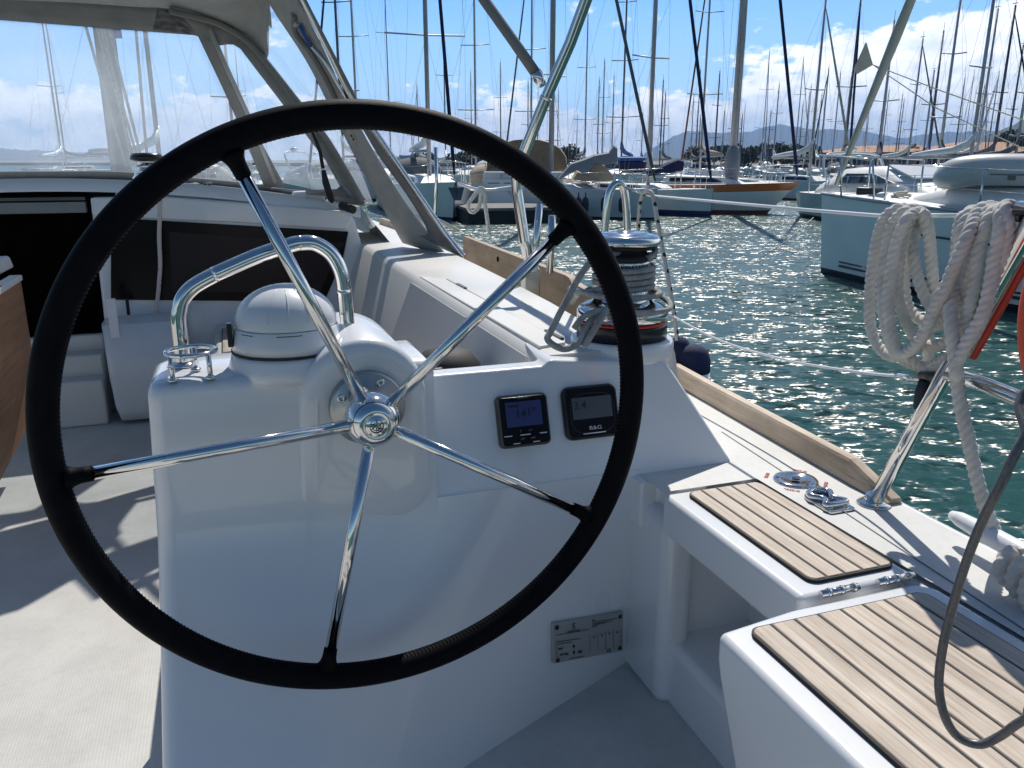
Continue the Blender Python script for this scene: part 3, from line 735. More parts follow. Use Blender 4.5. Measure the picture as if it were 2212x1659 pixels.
# ================================================================== CUP HOLDER
hc = P(407, 757, v=1.45)
hz = hc.z
cup = near('cup_holder', 'small stainless ring cup holder on three legs beside the compass', 'cup holder', (hc.x, hc.y, -.36))
e0 = P(352, 760, v=1.45); e1 = P(470, 757, v=1.45); rh = (e1 - e0).length / 2 - .003
ctr = (e0 + e1) / 2
mb = MB(); mb.tube([ctr + Vector((rh * math.cos(2 * math.pi * k / 40), rh * math.sin(2 * math.pi * k / 40) * .95, 0)) for k in range(40)], .0042, 10, closed=True); mb.build('ring', 'chrome', cup)
for a in (-140, -45, 85):
    t = ctr + Vector((rh * math.cos(R(a)), rh * .95 * math.sin(R(a)), 0)); b_ = Vector((t.x, t.y, -.358))
    mb = MB(); mb.tube([b_, t], .0042, 10); lg = mb.build('leg', 'chrome', cup)
    mb = MB(); mb.lathe([(.009, 0), (.009, .003), (.005, .005)], b_, 16); mb.build('foot', 'chrome', lg, cup['_org'])

# ================================================================== DISPLAYS
pa = Vector((.20, 1.437, -.655)); pb = Vector((.20, vt_, -.412))
up_ = (pb - pa).normalized(); nrm = Vector((1, 0, 0)).cross(up_)      # points aft and up
plw = (nrm.x, nrm.y, nrm.z, nrm.dot(pa))
def onp(x, y, off=0): 
    k = (nrm.x, nrm.y, nrm.z, nrm.dot(pa) + 0)
    r = ray(x, y); t = (k[3] + off * (1 if nrm.dot(pa) > 0 else 1)) / nrm.dot(r)
    return r * t
if nrm.y > 0: nrm = -nrm
ex = Vector((1, 0, 0))
def screen_px(zx, zy): return (1110 + zx * 340 / 2212) * .9357, (880 + zy * 340 / 2212) * .9357
M['dispg'] = simple('display_glass', (.008, .009, .012), .22, var=0, spec=.12)
def disp(name, label, cx_, cy_, w, h, th, rad, m):
    c = onp(cx_, cy_); q = near(name, label, 'display', c)
    def loc(a, b, d): return c + ex * a + up_ * b + nrm * d
    q['_c'] = 0
    rings = []
    for (ins, d) in ((0, 0), (0, th * .35), (.0015, th * .75), (.005, th), (.009, th + .0006)):
        rings.append([loc(p[0], p[1], d) for p in rrect(-w / 2 + ins, w / 2 - ins, -h / 2 + ins, h / 2 - ins, max(.004, rad - ins), 0, 6)])
    mb = MB(); mb.rings(rings[:4], 0); body = mb.build('housing', m, q)
    mb = MB(); mb.rings([[loc(p[0], p[1], th + d) for p in rrect(-w / 2 + i_, w / 2 - i_, -h / 2 + i_, h / 2 - i_, max(.004, rad - i_), 0, 6)] for i_, d in ((.0052, -.004), (.0055, .0006), (.007, .0012))], 0); mb.build('front_glass', 'dispg', q)
    return q, loc
a0 = onp(*screen_px(150, 240)); a1 = onp(*screen_px(900, 180)); a2 = onp(*screen_px(330, 1010)); a3 = onp(*screen_px(1090, 930))
W1 = ((a1 - a0).length + (a3 - a2).length) / 2 + .002; H1 = ((a0 - a2).length + (a1 - a3).length) / 2 + .001; c1 = (a0 + a1 + a2 + a3) / 4
M['lcd'] = simple('blue_lcd_glass', (.05, .06, .17), .3, var=.1, spec=.2)
M['lcd2'] = simple('grey_lcd_glass', (.09, .105, .12), .3, var=.1, spec=.2)
def to_px(p):
    w_ = Vector((p.x * math.cos(HD) - p.y * math.sin(HD), p.x * math.sin(HD) + p.y * math.cos(HD), p.z))
    d = w_.y * math.cos(PT) - w_.z * math.sin(PT); h = w_.y * math.sin(PT) + w_.z * math.cos(PT)
    return CX + F0 * w_.x / d, CY - F0 * h / d
q, loc = disp('autopilot_display', 'autopilot control head with silver bezel reading 141 degrees', *to_px(c1), W1, H1, .016, .012, 'dgrey')
def rc(mb, loc, a0_, a1_, b0_, b1_, d0, d1, m=0): mb.hexa([loc(a0_, b0_, d0), loc(a1_, b0_, d0), loc(a1_, b1_, d0), loc(a0_, b1_, d0), loc(a0_, b0_, d1), loc(a1_, b0_, d1), loc(a1_, b1_, d1), loc(a0_, b1_, d1)], m)
w, h = W1, H1
mb = MB(); rc(mb, loc, -w * .35, w * .34, -h * .11, h * .36, .0172, .0176); mb.build('screen', 'lcd', q)
text('heading_reading', '141°', h * .22, 'black', q, loc(w * .03, h * .13, .0178), ex, up_)
mb = MB(); rc(mb, loc, -w * .30, -w * .10, h * .26, h * .30, .0176, .0179); mb.build('status_line', 'black', q)
text('brand_text', 'Raymarine', h * .055, 'steel', q, loc(0, h * .43, .0175), ex, up_)
for (x_, y_, l_) in ((-.35, -.27, .15), (-.02, -.27, .2), (.33, -.27, .14), (-.2, -.42, .13), (.18, -.42, .13)):
    mb = MB(); rc(mb, loc, w * (x_ - l_ / 2), w * (x_ + l_ / 2), h * (y_ - .008), h * (y_ + .008), .0172, .0185); mb.build('button_bar', 'whitem', q, bevel=.0004)
for s_, x_, y_ in (('1°', -.10, -.20), ('+1°', .09, -.20), ('-10°', -.08, -.345), ('+10°', .12, -.345)):
    text('button_text', s_, h * .055, 'grey', q, loc(w * x_, h * y_, .0175), ex, up_)
b0 = onp(*screen_px(1145, 120)); b1 = onp(*screen_px(1935, 50)); b2 = onp(*screen_px(1330, 880)); b3 = b1 + (b2 - b0)
W2 = (b1 - b0).length + .004; H2 = (b0 - b2).length + .004; c2 = (b0 + b1 + b2 + b3) / 4
q, loc = disp('instrument_display', 'square black sailing instrument reading 3.4 behind the wheel rim', *to_px(c2), W2, H2, .014, .018, 'black')
w, h = W2, H2
mb = MB(); rc(mb, loc, -w * .36, w * .36, -h * .12, h * .28, .0152, .0156); mb.build('screen', 'lcd2', q)
text('depth_reading', '3.4', h * .22, 'black', q, loc(-w * .22, h * .13, .0158), ex, up_)
text('brand_text', 'B&G', h * .10, 'steel', q, loc(w * .02, -h * .30, .0155), ex, up_, sx=1.35)
mb = MB(); mb.tube([loc(-w * .21, -h * .395, .0153), loc(w * .2, -h * .395, .0153)], .0011, 8); mb.build('edge_strip', 'whitem', q)
mb = MB()
mb.tube([loc(w * .40 * math.copysign(abs(math.cos(R(a))) ** .6, math.cos(R(a))), -h * .02 + h * .37 * math.copysign(abs(math.sin(R(a))) ** .6, math.sin(R(a))), .0148) for a in range(0, 360, 8)], .0009, 6, closed=True); mb.build('glass_ring', 'black', q)

# ================================================================== WINCH and the grey line on it
wc = Vector((.838, 1.640, -.39))
win_ = near('winch', 'chromed self tailing winch with grey line wound on its drum', 'winch', wc)
mb = MB(); mb.lathe([(.103, 0), (.103, .030), (.102, .034), (.098, .036)], wc, 56); mb.build('base', 'black', win_)
mb = MB(); mb.lathe([(.1032, .0355), (.104, .038), (.1032, .0405)], wc, 56); mb.build('red_ring', 'red', win_)
mb = MB(); mb.lathe([(.103, .0405), (.1035, .062), (.100, .068), (.088, .075), (.070, .083), (.062, .092), (.058, .100), (.056, .165), (.060, .176)], wc, 64); mb.build('drum', 'chrome', win_)
mb = MB()
for k in range(44):
    a = 2 * math.pi * k / 44; d = Vector((math.cos(a), math.sin(a), 0)); mb.tube([wc + d * .0565 + Vector((0, 0, .100)), wc + d * .057 + Vector((0, 0, .168))], .0018, 5)
mb.build('drum_grip', 'steel', win_)
mb = MB(); mb.lathe([(.058, .172), (.070, .178), (.073, .182), (.064, .188), (.05, .190), (.05, .196), (.064, .199), (.072, .204), (.072, .207)], wc, 48); mb.build('self_tailer', 'rubber', win_)
mb = MB(); mb.lathe([(.070, .2075), (.0785, .209), (.0795, .213), (.0785, .221), (.072, .228), (.055, .233), (.054, .2325), (.053, .2335), (.024, .238), (.0235, .237), (.022, .2385), (.012, .2385)], wc, 64); mb.build('top_cap', 'chrome', win_)
mb = MB(); mb.lathe([(.0125, .236), (.0125, .2392), (.009, .2392)], wc, 12); mb.build('handle_socket', 'dgrey', win_)
mb = MB(); mb.box((wc.x - .095, wc.y - .03, wc.z + .195), (wc.x - .058, wc.y + .01, wc.z + .225)); mb.build('feeder_arm', 'dgrey', win_, bevel=.005)
# line on the drum
def helix(r, z0_, z1_, turns, a0_, n=28):
    k = int(turns * n); return [wc + Vector((r * math.cos(a0_ + 2 * math.pi * i / n), r * math.sin(a0_ + 2 * math.pi * i / n), lerp(z0_, z1_, i / k))) for i in range(k + 1)]
mb = MB()
pth = [Vector((1.02, 2.35, -.44)), Vector((.93, 2.1, -.37)), Vector((.80, 1.86, -.31)), wc + Vector((-.083, .10, .098))] + helix(.083, .100, .1005, 1.0, R(165))[2:] + helix(.0655, .112, .168, 4.1, R(190)) 
mb.rope(pth, .0067, pitch=4, lobes=8, n=16, depth=.12)
tail = helix(.068, .170, .205, .35, R(250))[3:] + [wc + Vector((-.055, -.045, .192)), wc + Vector((-.085, -.065, .197)), wc + Vector((-.13, -.07, .165)), wc + Vector((-.175, -.08, .10)), wc + Vector((-.21, -.09, .045)), wc + Vector((-.222, -.10, .026)), wc + Vector((-.20, -.13, .012)), wc + Vector((-.165, -.128, .022)), wc + Vector((-.135, -.115, .062)), wc + Vector((-.09, -.095, .075))]
mb2 = MB(); mb2.rope(catmull(tail, 5), .0074, pitch=4, lobes=8, n=14, depth=.12)
g1 = single(mb, 'winch_line', 'gropem', 'grey braided sheet wound four turns round the winch drum', 'rope', wc)
g2 = mb2.build('line_tail', 'gropem', g1, wc)
mb = MB(); mb.rope(catmull([wc + Vector(d) for d in ((-.17, -.115, .05), (-.15, -.12, .075), (-.10, -.115, .085), (-.02, -.105, .072), (.06, -.09, .070), (.10, -.04, .075), (.105, .02, .085), (.09, .05, .09))], 6), .0066, pitch=4, lobes=8, n=14, depth=.12)
mb.build('line_turn', 'gropem', g1, wc)
mb = MB(); mb.rope(catmull([wc + Vector(d) for d in ((-.155, -.135, .015), (-.115, -.13, .07), (-.095, -.12, .085), (-.08, -.128, .055))], 6), .0075, pitch=4, lobes=8, n=14, depth=.12)
mb.build('line_knot', 'gropem', g1, wc)

# ================================================================== LONG PLANK on the side deck
pk = [P(1000, 510, u=1.12), P(1228, 597, u=1.12), P(1228, 607, u=1.12), P(1442, 705, u=1.12)]
A_, B_ = pk[0], pk[3]
mb = MB(); zl = sheer(4) + .01
prof = [(pk[0].y, pk[0].z), (pk[1].y + .03, pk[1].z), (pk[1].y, pk[1].z - .004), (pk[2].y - .02, pk[2].z - .002), (2.16, pk[3].z), (2.16, -.60), (pk[0].y + .02, zl)]
mb.poly([(1.12, a, b) for a, b in prof], (.032, 0, 0))
pl_ = near('boarding_plank', 'weathered grey brown wooden boarding plank standing on edge along the rail', 'plank', (1.13, 2.9, zl))
mb.build('board', 'ply', pl_, bevel=.004)
for x, y in ((1075, 560), (1155, 612)):
    p = P(x, y, u=1.118); mb = MB(); mb.lathe([(.012, .003), (.012, -.001)], p, 12, axis='x'); mb.build('bolt_hole', 'dark', pl_, pl_['_org'])

# ================================================================== TUBES of the bimini, folded back
bi = near('bimini_frame', 'polished steel folding bimini tubes standing on the starboard side deck', 'bimini frame', (.99, 3.0, -.60))
foot = P(1146, 592, u=.98)
j = P(1165, 172, v=foot.y + .1)
def seg(x, y, v): return P(x, y, v=v)
vb_ = foot.y
mb = MB(); mb.tube([foot + Vector((0, 0, .02)), seg(1133, 520, vb_), seg(1118, 420, vb_ + .02), seg(1113, 378, vb_ + .02), seg(1130, 335, vb_ - .01), seg(1178, 215, vb_ - .06), seg(1232, 92, vb_ - .12), seg(1268, -5, vb_ - .16), seg(1310, -110, vb_ - .22)] + catmull([seg(1322, -140, vb_ - .24), Vector((.98, vb_ - .62, .95)), Vector((.90, vb_ - .80, 1.12)), Vector((.55, vb_ - .86, 1.20)), Vector((-.75, vb_ - .86, 1.26)), Vector((-2.05, vb_ - .86, 1.20))], 6)[1:], .0185, 18); mb.build('main_tube', 'chrome', bi)
mb = MB(); mb.tube([seg(1180, 210, vb_ - .06), seg(1177, 218, vb_ - .06)], .0205, 18); mb.build('joint_sleeve', 'steel', bi)
mb = MB(); mb.tube([seg(1147, 556, vb_), seg(1150, 585, vb_)], .024, 16); mb.build('foot_socket', 'whitem', bi)
mb = MB(); mb.box((foot.x - .03, foot.y - .02, -.62), (foot.x + .03, foot.y + .02, foot.z + .02)); mb.build('deck_socket', 'steel', bi, bevel=.006)
mb = MB(); mb.tube([seg(1164, 168, vb_ - .03), seg(1110, 90, vb_ + .05), seg(1046, 0, vb_ + .15), seg(990, -85, vb_ + .25)] + catmull([seg(975, -108, vb_ + .27), Vector((.62, vb_ + 1.2, 1.12)), Vector((.45, vb_ + 1.9, 1.30)), Vector((.2, vb_ + 2.1, 1.38)), Vector((-.75, vb_ + 2.1, 1.42)), Vector((-2.0, vb_ + 2.1, 1.36))], 6)[1:], .0175, 18); mb.build('brace_tube', 'taupe', bi)
mb = MB(); mb.tube([seg(1157, 155, vb_ - .03), seg(1165, 170, vb_ - .03), seg(1172, 185, vb_ - .04)], [.018, .020, .012], 14); mb.build('brace_fitting', 'chrome', bi)
mb = MB(); mb.tube([seg(1166, 440, vb_ + .1), seg(1160, 500, vb_ + .1), seg(1153, 575, vb_ + .05)], .0125, 14); mb.build('strut', 'chrome', bi)
mb = MB(); mb.tube([seg(1193, 465, vb_ - .1), seg(1191, 520, vb_ - .1), seg(1187, 590, vb_ - .1)], .0125, 14); mb.build('strut', 'chrome', bi)
# boarding gate hoops further aft
gt = P(1330, 395, u=1.20)
for i, (xa, xb, yt, lab) in enumerate(((1305, 1352, 393, 'tall inverted U shaped steel gate hoop rising behind the winch'),)):
    vv_ = gt.y; p0_ = P(xa, 600, u=1.21); p1_ = P(xb, 600, u=1.21)
    gh = near('gate_hoop', lab, 'gate hoop', (1.21, vv_, sheer(vv_)))
    ctrl = [P(1298, 590, v=vv_), P(1303, 535, v=vv_), P(1308, 480, v=vv_), P(1312, 440, v=vv_), P(1318, 412, v=vv_), P(1330, 397, v=vv_), P(1343, 400, v=vv_), P(1350, 420, v=vv_), P(1354, 460, v=vv_), P(1356, 530, v=vv_), P(1357, 590, v=vv_)]
    lowa = ctrl[0].copy(); lowa.z = sheer(vv_); lowb = ctrl[-1].copy(); lowb.z = sheer(vv_)
    mb = MB(); mb.tube([lowa] + catmull(ctrl, 5) + [lowb], .0125, 16); mb.build('hoop_tube', 'chrome', gh)
# ================================================================== SPRAYHOOD
FP = (0, 1, 1.23, 4.777); SP = (.73, .3, .4, 1.555)
def tF(x, y): r = ray(x, y); return FP[3] / (r.y + FP[2] * r.z)
def tS(x, y): r = ray(x, y); return SP[3] / (SP[0] * r.x + SP[1] * r.y + SP[2] * r.z)
tube_tab = [(10, 330, 3.43), (23, 365, 3.45), (46, 457, 3.54), (66, 500, 3.59), (88, 533, 3.62), (129, 571, 3.63), (225, 647, 3.66), (262, 676, 3.67), (300, 705, 3.69), (360, 742, 3.75), (434, 784, 3.82)]
def tubex(y): return interp([(a, b) for a, b, c in tube_tab], y)
def tubet(y): return interp([(a, c) for a, b, c in tube_tab], y)
strip_tab = [(60, 430), (90, 440), (200, 492), (300, 538), (400, 588), (440, 600)]
def stripx(y): return interp(strip_tab, y)
def hood(x, y):
    xs, xt = stripx(y), tubex(y)
    if x <= xs: return P(x, y, t=tF(x, y))
    f = min(1, (x - xs) / max(1, xt - xs)); f = f * f * (3 - 2 * f)
    return P(x, y, t=lerp(tF(xs, y), tubet(y), f)) if x <= xt else P(x, y, t=tS(x, y) if x > xt + 30 else lerp(tubet(y), tS(x, y), (x - xt) / 30))
hd = near('sprayhood', 'taupe canvas sprayhood with clear windows over the companionway', 'sprayhood', (-.75, 4.0, -.1))
def panel(name, left, right, m, thick=.004, n=16, k=10, fn=hood, label=None):
    mb = MB()
    def f(a, b):
        y0, y1 = interp(left, b) if not callable(left) else 0, 0
        return None
    L = catmull([Vector((x, y, 0)) for x, y in left], 8); Rr = catmull([Vector((x, y, 0)) for x, y in right], 8)
    def at(pl, t):
        i = t * (len(pl) - 1); j_ = min(int(i), len(pl) - 2); return pl[j_].lerp(pl[j_ + 1], i - j_)
    def g(a, b):
        p = at(L, b).lerp(at(Rr, b), a); return fn(p.x, p.y)
    grid(mb, g, n, k)
    return mb.build(name, m, hd, solid=thick, smooth=True)
# front window, its canvas surrounds
panel('front_window', [(-260, 22), (-260, 200), (-260, 396)], [(424, 74), (500, 235), (566, 410)], 'vinyl', .0015, 20, 12)
panel('side_window', [(462, 92), (520, 225), (612, 395)], [(508, 95), (640, 260), (768, 428)], 'vinyl', .0015, 12, 14)
panel('front_border', [(-260, -40), (-260, 22)], [(380, 20), (432, 76)], 'taupe', .006, 20, 3)
panel('front_border', [(-260, 371), (0, 371), (200, 370), (300, 374), (400, 383), (500, 392), (584, 402)], [(-260, 396), (0, 396), (200, 394), (300, 397), (400, 404), (500, 414), (590, 426)], 'taupe', .006, 2, 24)
panel('window_strip', [(424, 70), (500, 232), (572, 406)], [(464, 86), (522, 225), (614, 400)], 'taupe', .006, 4, 14)
panel('corner_border', [(340, 16), (366, 22), (457, 45), (533, 86), (573, 130)], [(330, 62), (424, 76), (464, 97), (512, 99), (562, 156)], 'taupe', .006, 6, 14)
panel('corner_border', [(508, 90), (566, 165), (640, 262), (768, 430)], [(528, 80), (576, 133), (652, 230), (790, 440)], 'taupe', .006, 4, 18)
panel('corner_border', [(566, 404), (600, 425)], [(780, 424), (786, 444)], 'taupe', .006, 8, 3)
# strip tube
mb = MB(); mb.tube([hood(452, 62) + Vector((0, -.02, 0)), hood(500, 170) + Vector((0, -.02, 0)), hood(548, 275) + Vector((0, -.02, 0)), hood(594, 392) + Vector((0, -.02, 0))], .011, 10); mb.build('frame_tube', 'canvas', hd)
# curved bow tube
bt = [P(x, y, t=t - .03) for y, x, t in tube_tab[1:]]
mb = MB(); mb.tube(catmull(bt, 5), .0135, 14); mb.build('bow_tube', 'taupe', hd)
# side: clear panel, wide aft band, clear sliver, aft edge
def side(x, y): return P(x, y, t=tS(x, y))
def sblend(x, y):
    xt = tubex(y); return P(x, y, t=lerp(tubet(y), tS(x, y), max(0, min(1, (x - xt) / 40))))
panel('side_window', [(578, 20), (574, 100), (574, 130), (650, 228), (712, 310), (786, 440)], [(586, 10), (624, 60), (660, 130), (715, 245), (775, 360), (806, 440)], 'vinyl', .0015, 8, 18, sblend)
panel('aft_band', [(560, -50), (584, 10), (662, 130), (720, 245), (790, 380), (870, 524)], [(612, -60), (643, 0), (700, 110), (770, 262), (870, 430), (968, 556)], 'canvas', .006, 8, 20, side)
panel('side_window', [(768, 250), (800, 330), (840, 410), (905, 500)], [(776, 262), (822, 340), (880, 420), (926, 500)], 'vinyl', .0015, 4, 10, lambda x, y: P(x, y, t=tS(x, y) + .01))
panel('aft_hem', [(640, -10), (700, 100), (762, 235), (776, 262), (822, 340), (880, 420), (925, 498), (905, 508)], [(655, -10), (712, 100), (776, 225), (790, 252), (836, 318), (905, 420), (965, 510), (1002, 556)], 'taupe', .008, 4, 24, side)
mb = MB(); mb.tube(catmull([side(x, y) for x, y in ((640, -30), (705, 100), (758, 205), (836, 322), (905, 422), (965, 508), (1003, 556))], 5), .0125, 12); mb.build('aft_bow_tube', 'steel', hd)
# roof canvas, mostly above the picture
mb = MB()
fr_ = [P(x, y, t=tF(x, y)) for x, y in ((-900, 20), (-500, 10), (-260, -30), (-60, -6), (150, 4), (300, 14), (366, 18))] + [P(x, y, t=t) for y, x, t in ((46, 457, 3.54), (88, 533, 3.62), (129, 571, 3.63), (112, 580, 3.60))]
bk_ = [Vector((-2.35, 3.62, .45)), Vector((-1.9, 3.62, .60)), Vector((-1.5, 3.62, .68)), Vector((-1.1, 3.62, .71)), Vector((-.7, 3.62, .71)), Vector((-.35, 3.62, .69)), Vector((-.1, 3.5, .66)), Vector((.08, 3.5, .64)), P(566, -50, t=tS(566, -50)), P(580, 0, t=tS(580, 0)), P(586, 60, t=tS(586, 60))]
L = catmull(fr_, 4); B2 = catmull(bk_, 4)
vs = []
K = 8
for j_ in range(K + 1):
    for i in range(len(L)):
        f = j_ / K; vs.append(L[i].lerp(B2[i], f) + Vector((0, 0, .05 * math.sin(math.pi * f))))
n_ = len(L); mb.add(vs, [(j_ * n_ + i, j_ * n_ + i + 1, (j_ + 1) * n_ + i + 1, (j_ + 1) * n_ + i) for j_ in range(K) for i in range(n_ - 1)], 0, True)
mb.build('roof_canvas', 'canvas', hd, solid=.006)
mb = MB(); mb.tube([p + Vector((0, .0, -.02)) for p in bk_[:9]], .0135, 10); mb.build('roof_bow_tube', 'steel', hd)
# handle strap, strap buckle and gas strut on the aft band
def sd(x, y, o_=.02): return side(x, y) + Vector((-.3, -.85, .0)).normalized() * o_
zx = lambda x, y: ((600 + x * 700 / 2212) * .9357, (y * 700 / 2212) * .9357)
mb = MB(); mb.tube(catmull([sd(*zx(x, y)) for x, y in ((260, 120), (265, 240), (370, 380), (480, 560), (560, 730), (640, 900))], 5), .011, 10); mb.build('grab_strap', 'taupe', hd)
mb = MB(); mb.tube(catmull([sd(*zx(x, y)) for x, y in ((290, 180), (340, 250), (385, 340), (470, 440), (560, 590), (640, 740), (670, 900))], 5), .007, 8); mb.build('strap_edge', 'steel', hd)
mb = MB(); mb.tube([sd(*zx(x, y), .03) for x, y in ((300, 190), (385, 350))], .008, 8); mb.build('blue_cord', 'blue', hd)
for (a_, b_) in (((240, 100), (275, 200)), ((645, 930), (700, 1035))):
    mb = MB(); p_, q_ = sd(*zx(*a_), .012), sd(*zx(*b_), .012); mb.tube([p_, p_.lerp(q_, .15), p_.lerp(q_, .85), q_], [.008, .012, .014, .008], 12); mb.build('strap_pad', 'cream', hd)
for (a_, b_) in (((672, 985), (678, 1000)), ((688, 1012), (693, 1026))):
    mb = MB(); mb.tube([sd(*zx(*a_), .028), sd(*zx(*b_), .028)], .004, 8); mb.build('eyelet', 'dgrey', hd)
vs_ = 3.92
mb = MB(); pp = [P(*zx(x, y), v=vs_) for x, y in ((375, 930), (440, 1110), (460, 1230))]; mb.tube(pp, .0085, 10); mb.build('tension_strap', 'rubber', hd)
mb = MB(); pp = [P(*zx(x, y), v=vs_ - .01) for x, y in ((462, 1240), (480, 1330), (520, 1455), (530, 1480))]; mb.tube(pp, [.010, .016, .015, .006], 12); mb.build('strut_handle', 'rubber', hd)
# loose canvas flap
mb = MB(); fpx = [(470, 1130), (560, 1090), (600, 1170), (700, 1330), (745, 1465), (600, 1440), (340, 1420), (330, 1385), (560, 1380), (585, 1360), (470, 1150)]
pts_ = [P(*zx(x, y), v=4.0 + .02 * (i % 2)) for i, (x, y) in enumerate(fpx)]
mb.poly(pts_, (0, .008, 0)); mb.build('canvas_flap', 'taupe', hd)

# ================================================================== small winch with jammer and rope heap on the coachroof
w2 = P(322, 388, v=4.22); w2.z = roofz(w2.x, w2.y) 
w2o = near('roof_winch', 'small chromed winch on the coachroof at the sprayhood sill', 'winch', w2)
w2z = P(322, 331, v=4.22).z - w2.z
hs = w2z
mb = MB(); mb.lathe([(.07, 0), (.07, hs * .12), (.062, hs * .2), (.058, hs * .3)], w2, 32); mb.build('base', 'chrome', w2o)
mb = MB(); mb.lathe([(.060, hs * .3), (.042, hs * .42), (.042, hs * .66), (.054, hs * .72)], w2, 32); mb.build('drum', 'chrome', w2o)
mb = MB(); mb.lathe([(.060, hs * .72), (.072, hs * .78), (.070, hs * .9), (.06, hs), (.012, hs * 1.02)], w2, 32); mb.build('top_cap', 'black', w2o)
mb = MB(); mb.tube([w2 + Vector((.044 * math.cos(a / 3), .044 * math.sin(a / 3), hs * (.45 + .009 * a))) for a in range(20)], .004, 6); mb.build('line_turns', 'redfleck', w2o)
hp_ = P(430, 412, v=4.10); random.seed(3)
pts_ = [hp_ + Vector((random.uniform(-.065, .065), random.uniform(-.03, .03), random.uniform(-.008, .035))) for _ in range(26)]
mb = MB(); mb.tube(catmull(pts_, 5), .0055, 7); single(mb, 'rope_heap', 'fleck', 'pale green white rope heap lying on the coachroof behind the rim', 'rope', hp_)
# red flecked line hanging at the bulkhead window
pts_ = [P(x, y, v=3.9) for x, y in ((350, 395), (347, 425), (345, 470), (344, 520), (346, 570), (343, 620), (339, 660), (340, 676))]
mb = MB(); mb.rope(catmull(pts_, 6), .0095, pitch=3, lobes=6, n=12, depth=.15); single(mb, 'hanging_line', 'redfleck', 'thin red flecked line hanging in front of the dark bulkhead window', 'rope', pts_[-1])
mb = MB(); mb.tube([P(274, 645, v=3.9), P(278, 680, v=3.9)], .007, 8); mb.build('black_hook', 'rubber', yacht)
# winch handle pocket thing between wheel and coaming
bx = near('speaker_bag', 'black rounded bag tucked between console and coaming', 'bag', (.42, 1.75, -.74))
mb = MB(); c_ = P(965, 785, v=1.80); mb.lathe([(.075, -.10), (.085, -.04), (.08, 0), (.055, .028), (.02, .035)], c_, 30); mb.build('bag_body', 'rubber', bx)
mb = MB(); mb.box((c_.x - .055, c_.y - .085, c_.z - .005), (c_.x - .03, c_.y - .070, c_.z + .012)); mb.build('buckle', 'dgrey', bx, bevel=.003)

# ================================================================== PUSHPIT
base = P(1887, 1088, z=ZD); mid = P(2040, 808, u=base.x); top_ = P(2240, 456, u=base.x)
pp_ = near('pushpit', 'polished steel stern rail with slanting leg beside the rope coil', 'stern rail', base)
up2 = P(2330, 250, u=base.x + .02)
mb = MB(); mb.tube([base, mid, top_, top_ + (top_ - mid) * .35], .0137, 20); mb.build('leg', 'chrome', pp_)
mb = MB(); mb.lathe([(.032, 0), (.032, .003), (.022, .006), (.017, .010), (.0165, .02)], base, 28); mb.build('foot_flange', 'chrome', pp_)
ml = P(2225, 893, u=base.x - .03); 
mb = MB(); mb.tube([mid + Vector((0, 0, .002)), P(2130, 832, u=base.x - .005), P(2214, 866, u=base.x - .02), P(2420, 960, u=base.x - .06)], .0125, 18); mb.build('middle_rail', 'chrome', pp_)
ttp = top_.copy()
mb = MB(); mb.tube([ttp + Vector((0, .03, .0)), ttp + Vector((-.01, -.1, .005)), ttp + Vector((-.03, -.5, .01)), ttp + Vector((-.1, -1.2, .01))], .0137, 18); mb.build('top_rail', 'chrome', pp_)
mb = MB(); mb.tube([P(2188, 462, u=base.x), P(2212, 466, u=base.x)], .011, 12); mb.build('rail_end', 'dgrey', pp_)
# lifelines, upper and lower
lu = 1.22
la = P(1408, 423, u=lu + .02); lb = P(2200, 465, u=base.x)
ll = near('lifeline', 'taut white covered upper lifeline from the gate to the stern rail', 'lifeline', lb)
mb = MB(); mb.tube([la, P(1760, 455, u=1.21), P(1900, 466, u=1.20), lb], .0038, 10); mb.build('wire', 'whitem', ll)
l0 = P(1350, 405, v=gt.y)
mb = MB(); mb.tube([l0, P(1385, 416, u=lu + .02), la], .0055, 10); mb.build('end_fitting', 'chrome', ll)
lc = P(2005, 818, u=base.x + .0); ll2 = near('lifeline', 'slack thin lower lifeline running to the middle of the stern rail', 'lifeline', lc)
mb = MB(); mb.tube(catmull([P(1398, 636, u=lu), P(1450, 680, u=lu), P(1560, 737, u=1.21), P(1700, 778, u=1.20), P(1850, 803, u=1.18), P(1945, 813, u=base.x)], 6), .003, 8); mb.build('wire', 'whitem', ll2)
mb = MB(); mb.tube([P(1940, 812, u=base.x), P(1995, 820, u=base.x)], .005, 10); mb.build('end_fitting', 'chrome', ll2)
mb = MB(); mb.tube([P(1990, 812, u=base.x), P(2030, 815, u=base.x)], .009, 10); mb.build('shackle', 'dgrey', ll2)
mb = MB(); mb.tube([P(1998, 822, u=base.x), P(1992, 850, u=base.x), P(1985, 878, u=base.x), P(1983, 888, u=base.x)], [.010, .013, .010, .005], 12); mb.build('lashing', 'fender', ll2)
# black flecked line looped over the lifeline, down to the fender
fl_ = [P(x, y, u=lu + .01 + .03 * 0) for x, y in ((1378, 560), (1378, 520), (1380, 470), (1383, 435), (1392, 416), (1405, 414), (1412, 430), (1418, 465), (1430, 530), (1443, 600), (1455, 670), (1463, 735))]
mb = MB(); mb.rope(catmull(fl_, 6), .0068, pitch=3, lobes=6, n=12, depth=.12); single(mb, 'fender_line', 'fleck', 'white line with black flecks looped over the lifeline down to the navy fender', 'rope', fl_[-1])
